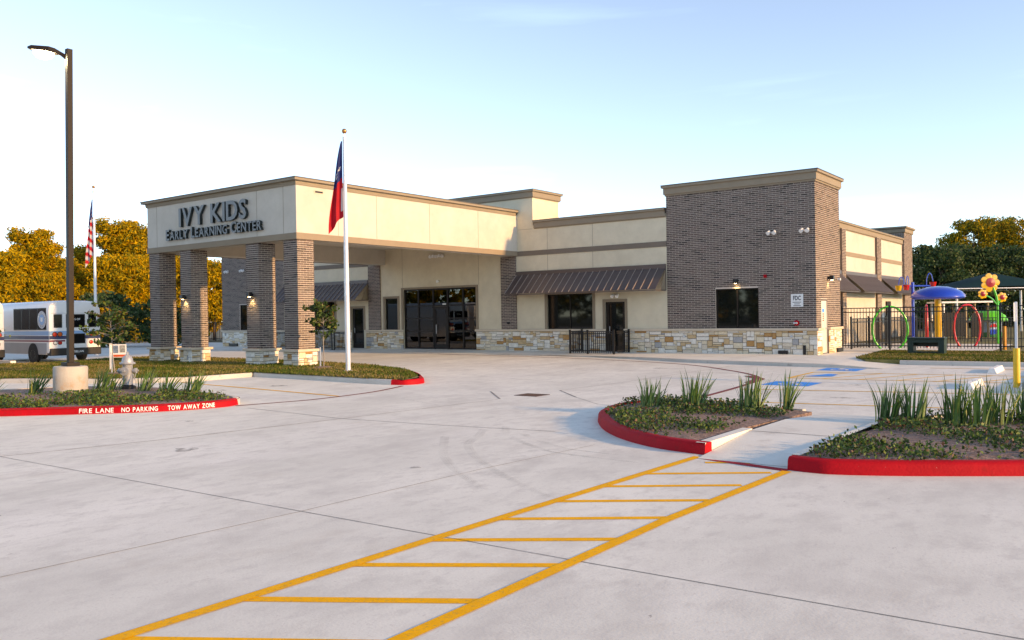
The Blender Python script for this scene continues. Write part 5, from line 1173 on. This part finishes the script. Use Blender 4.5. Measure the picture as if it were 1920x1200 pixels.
for s, z, r in ((-.36,3.04,.47),(-.74,2.48,.24),(.22,2.30,.25)):
    c = F0+PD*s+Vector((0,0,z)); mb = MB(); pts = []
    for k in range(84):
        a = 2*math.pi*k/84; q = r*(.72+.28*abs(math.cos(3.5*a))**.6); pts.append((q*math.cos(a), q*math.sin(a)))
    W4 = lambda a, b, dd: tuple(c+PD*a+Vector((0,0,b))+PN*dd)
    n = len(pts)
    for k in range(n):
        p, q = pts[k], pts[(k+1) % n]; mb.face([W4(*p,.02),W4(*q,.02),W4(0,0,.05)]); mb.face([W4(*q,-.03),W4(*p,-.03),W4(0,0,-.05)]); mb.face([W4(*p,-.03),W4(*q,-.03),W4(*q,.02),W4(*p,.02)])
    bl = mb.build('bloom', pyel, t, fix=True)
    mb = MB(); m = 24
    for k in range(m):
        a, b = 2*math.pi*k/m, 2*math.pi*(k+1)/m; mb.face([W4(r*.5*math.cos(a),r*.5*math.sin(a),.05),W4(r*.5*math.cos(b),r*.5*math.sin(b),.05),W4(0,0,.09)])
    mb.build('bloom_centre', mat('bloom_maroon',(.30,.01,.03),.4,.05,3), bl, fix=True)
yp = (5.92,6.2); MB().lathe([(.075,0),(.075,.98),(.06,1.0),(0,1.0)], (*yp,0), 14).build('marker_post', mat('post_orange',(.62,.26,.01),.5,.06,3), None, smooth=True, label='orange yellow marker post behind the fence, left of the bollard', cat='post')
# shade canopy on posts
sx, sy = 2.05, 33.6; t = thing('shade_canopy', (sx,sy,0), 'dark teal fabric shade canopy with a pointed top over the playground', 'shade canopy'); apex = (sx,sy,4.3); hw = 4.2
cr = [Vector((sx,sy,3.12))+PD*a*hw*1.0+Vector((-.6,.8,0))*b*hw for a, b in ((-1,-.8),(1,-.8),(1,.8),(-1,.8))]; mb = MB()
for k in range(4):
    a, b = cr[k], cr[(k+1) % 4]; mids = [a.lerp(b, i/6)+Vector((0,0,.12*math.sin(math.pi*i/6))) for i in range(7)]
    for p, q in zip(mids, mids[1:]):
        A = Vector(apex); mb.face([p,q,q.lerp(A,.5)-Vector((0,0,.10)),p.lerp(A,.5)-Vector((0,0,.10))]); mb.face([p.lerp(A,.5)-Vector((0,0,.10)),q.lerp(A,.5)-Vector((0,0,.10)),A])
mb.build('fabric', mat('shade_fabric',(.006,.032,.035),.9,.1,3,spec=.1), t, fix=True, smooth=True)
for c in cr: MB().tube([(c.x,c.y,0),(c.x,c.y,3.15)], .07, 10).build('post', M['galv'], t)
for k in range(4): MB().tube([cr[k]-Vector((0,0,.02)),cr[(k+1) % 4]-Vector((0,0,.02))], .04, 8).build('beam', M['galv'], t)
# toddler playhouse
qx, qy = 3.05, 24.3; t = thing('playhouse', (qx,qy,0), 'small playhouse with bright green domed roof and pale walls', 'playhouse')
MB().lathe([(.72,0),(.72,1.02)], (qx,qy,0), 22).build('wall', mat('playhouse_wall',(.42,.55,.74),.6,.3,3), t, smooth=True); MB().lathe([(1.08,.98),(1.05,1.08),(.92,1.32),(.7,1.5),(.4,1.63),(0,1.68)], (qx,qy,0), 26).build('roof', mat('playhouse_roof',(.12,.62,.02),.4,.2,2), t, smooth=True)
MB().lathe([(.78,0),(.8,.14),(.74,.3)], (qx,qy,0), 22).build('hedge_skirt', mat('playhouse_skirt',(.02,.2,.04),.6,.4,6), t, smooth=True)
Wp = Vector((qx,qy,0))+PN*.70; mb = MB()
for k in range(10):
    a, b = math.pi*k/10, math.pi*(k+1)/10; mb.face([tuple(Wp+PD*(.22*math.cos(a)-.1)+PN*.06+Vector((0,0,.62+.2*math.sin(a)))),tuple(Wp+PD*(.22*math.cos(b)-.1)+PN*.06+Vector((0,0,.62+.2*math.sin(b)))),tuple(Wp+PD*-.1+PN*.06+Vector((0,0,.62)))])
mb.build('red_arch', pred, t, fix=True)
mb = MB(); c = Wp-PD*.1+PN*.03; mb.v = [tuple(c+PD*a+PN*b+Vector((0,0,z))) for z in (.18,.48) for a, b in ((-.2,0),(.2,0),(.2,.04),(-.2,.04))]; mb.f = [(0,1,2,3),(4,5,6,7),(0,1,5,4),(1,2,6,5),(2,3,7,6),(3,0,4,7)]; mb.m = [0]*6; mb.build('blue_door', pblue, t, fix=True)
# dark climbing frame
gx, gy = 1.9, 21.5; t = thing('climbing_frame', (gx,gy,0), 'dark play structure with posts and deck behind the mushroom', 'play structure'); O = Vector((gx,gy,0))
for a in (-1.3,0,1.3):
    for b in (-.7,.7): p = O+PD*a-PN*b; MB().tube([p,p+Vector((0,0,2.15))], .06, 8).build('post', mat('play_tan',(.36,.27,.14),.6) if a > -1 else M['galv'], t)
def obox(nm, a0, a1, b0, b1, z0, z1, m):
    mb = MB(); mb.v = [tuple(O+PD*a-PN*b+Vector((0,0,z))) for z in (z0,z1) for a, b in ((a0,b0),(a1,b0),(a1,b1),(a0,b1))]; mb.f = [(0,1,2,3),(4,5,6,7),(0,1,5,4),(1,2,6,5),(2,3,7,6),(3,0,4,7)]; mb.m = [0]*6; mb.build(nm, m, t, fix=True)
obox('deck', -1.4,1.4,-.8,.8,.95,1.05,M['black']); obox('panel', -1.35,-.05,-.82,-.76,.15,1.55,M['rubber']); obox('panel', .3,.95,-.82,-.76,.1,1.5,M['rubber']); obox('roof_panel', -1.5,1.5,-.9,.9,2.1,2.2,M['white'])

# lobby furnishings behind the entrance glass
t = thing('flower_fan', (-18.15,.75,0), 'basket with a fan of red, orange and yellow leaves behind the entrance glass', 'decoration')
MB().lathe([(.28,.01),(.38,.3),(.36,.32),(0,.32)], (-18.15,.75,0), 16).build('basket', mat('basket',(.2,.12,.06),.8), t)
for k in range(11):
    a = R(20+14*k); m = [pred, pyel, mat('leaf_orange',(.7,.18,.01),.6), mat('leaf_lime',(.3,.4,.05),.6)][k % 4]; d = Vector((math.cos(a),0,math.sin(a))); s = Vector((-d.z,0,d.x)); b = Vector((-18.15,.70+.01*(k % 3),.34))
    MB().face([b-s*.02,b+d*.25-s*.045,b+d*.5,b+d*.25+s*.045]).build('leaf', m, t)
sh = thing('book_shelf', (-20.2,4.6,0), 'shelf of toys at the back of the lobby', 'shelf'); 
MB().box(-21.4,-19.0,4.5,4.9,.0,1.9).build('case', mat('shelf_wood',(.18,.1,.05),.6), sh)
rngs = random.Random(3)
for r in range(4):
    for k in range(12): xx = -21.3+k*.19; MB().box(xx,xx+rngs.uniform(.08,.16),4.4,4.5,.12+r*.45,.12+r*.45+rngs.uniform(.16,.34)).build('toy', [pred,pyel,pblue,M['white'],M['trim']][rngs.randrange(5)], sh)
for k, x in enumerate((-22.2,-20.3,-18.4)):
    MB().lathe([(0,3.47),(.12,3.47),(.12,3.46),(0,3.455)], (x,2.6,0), 12).build('lobby_light', M['softglow'], B); spot(B, (x,2.6,3.4), 18, R(140), (1,.85,.65))
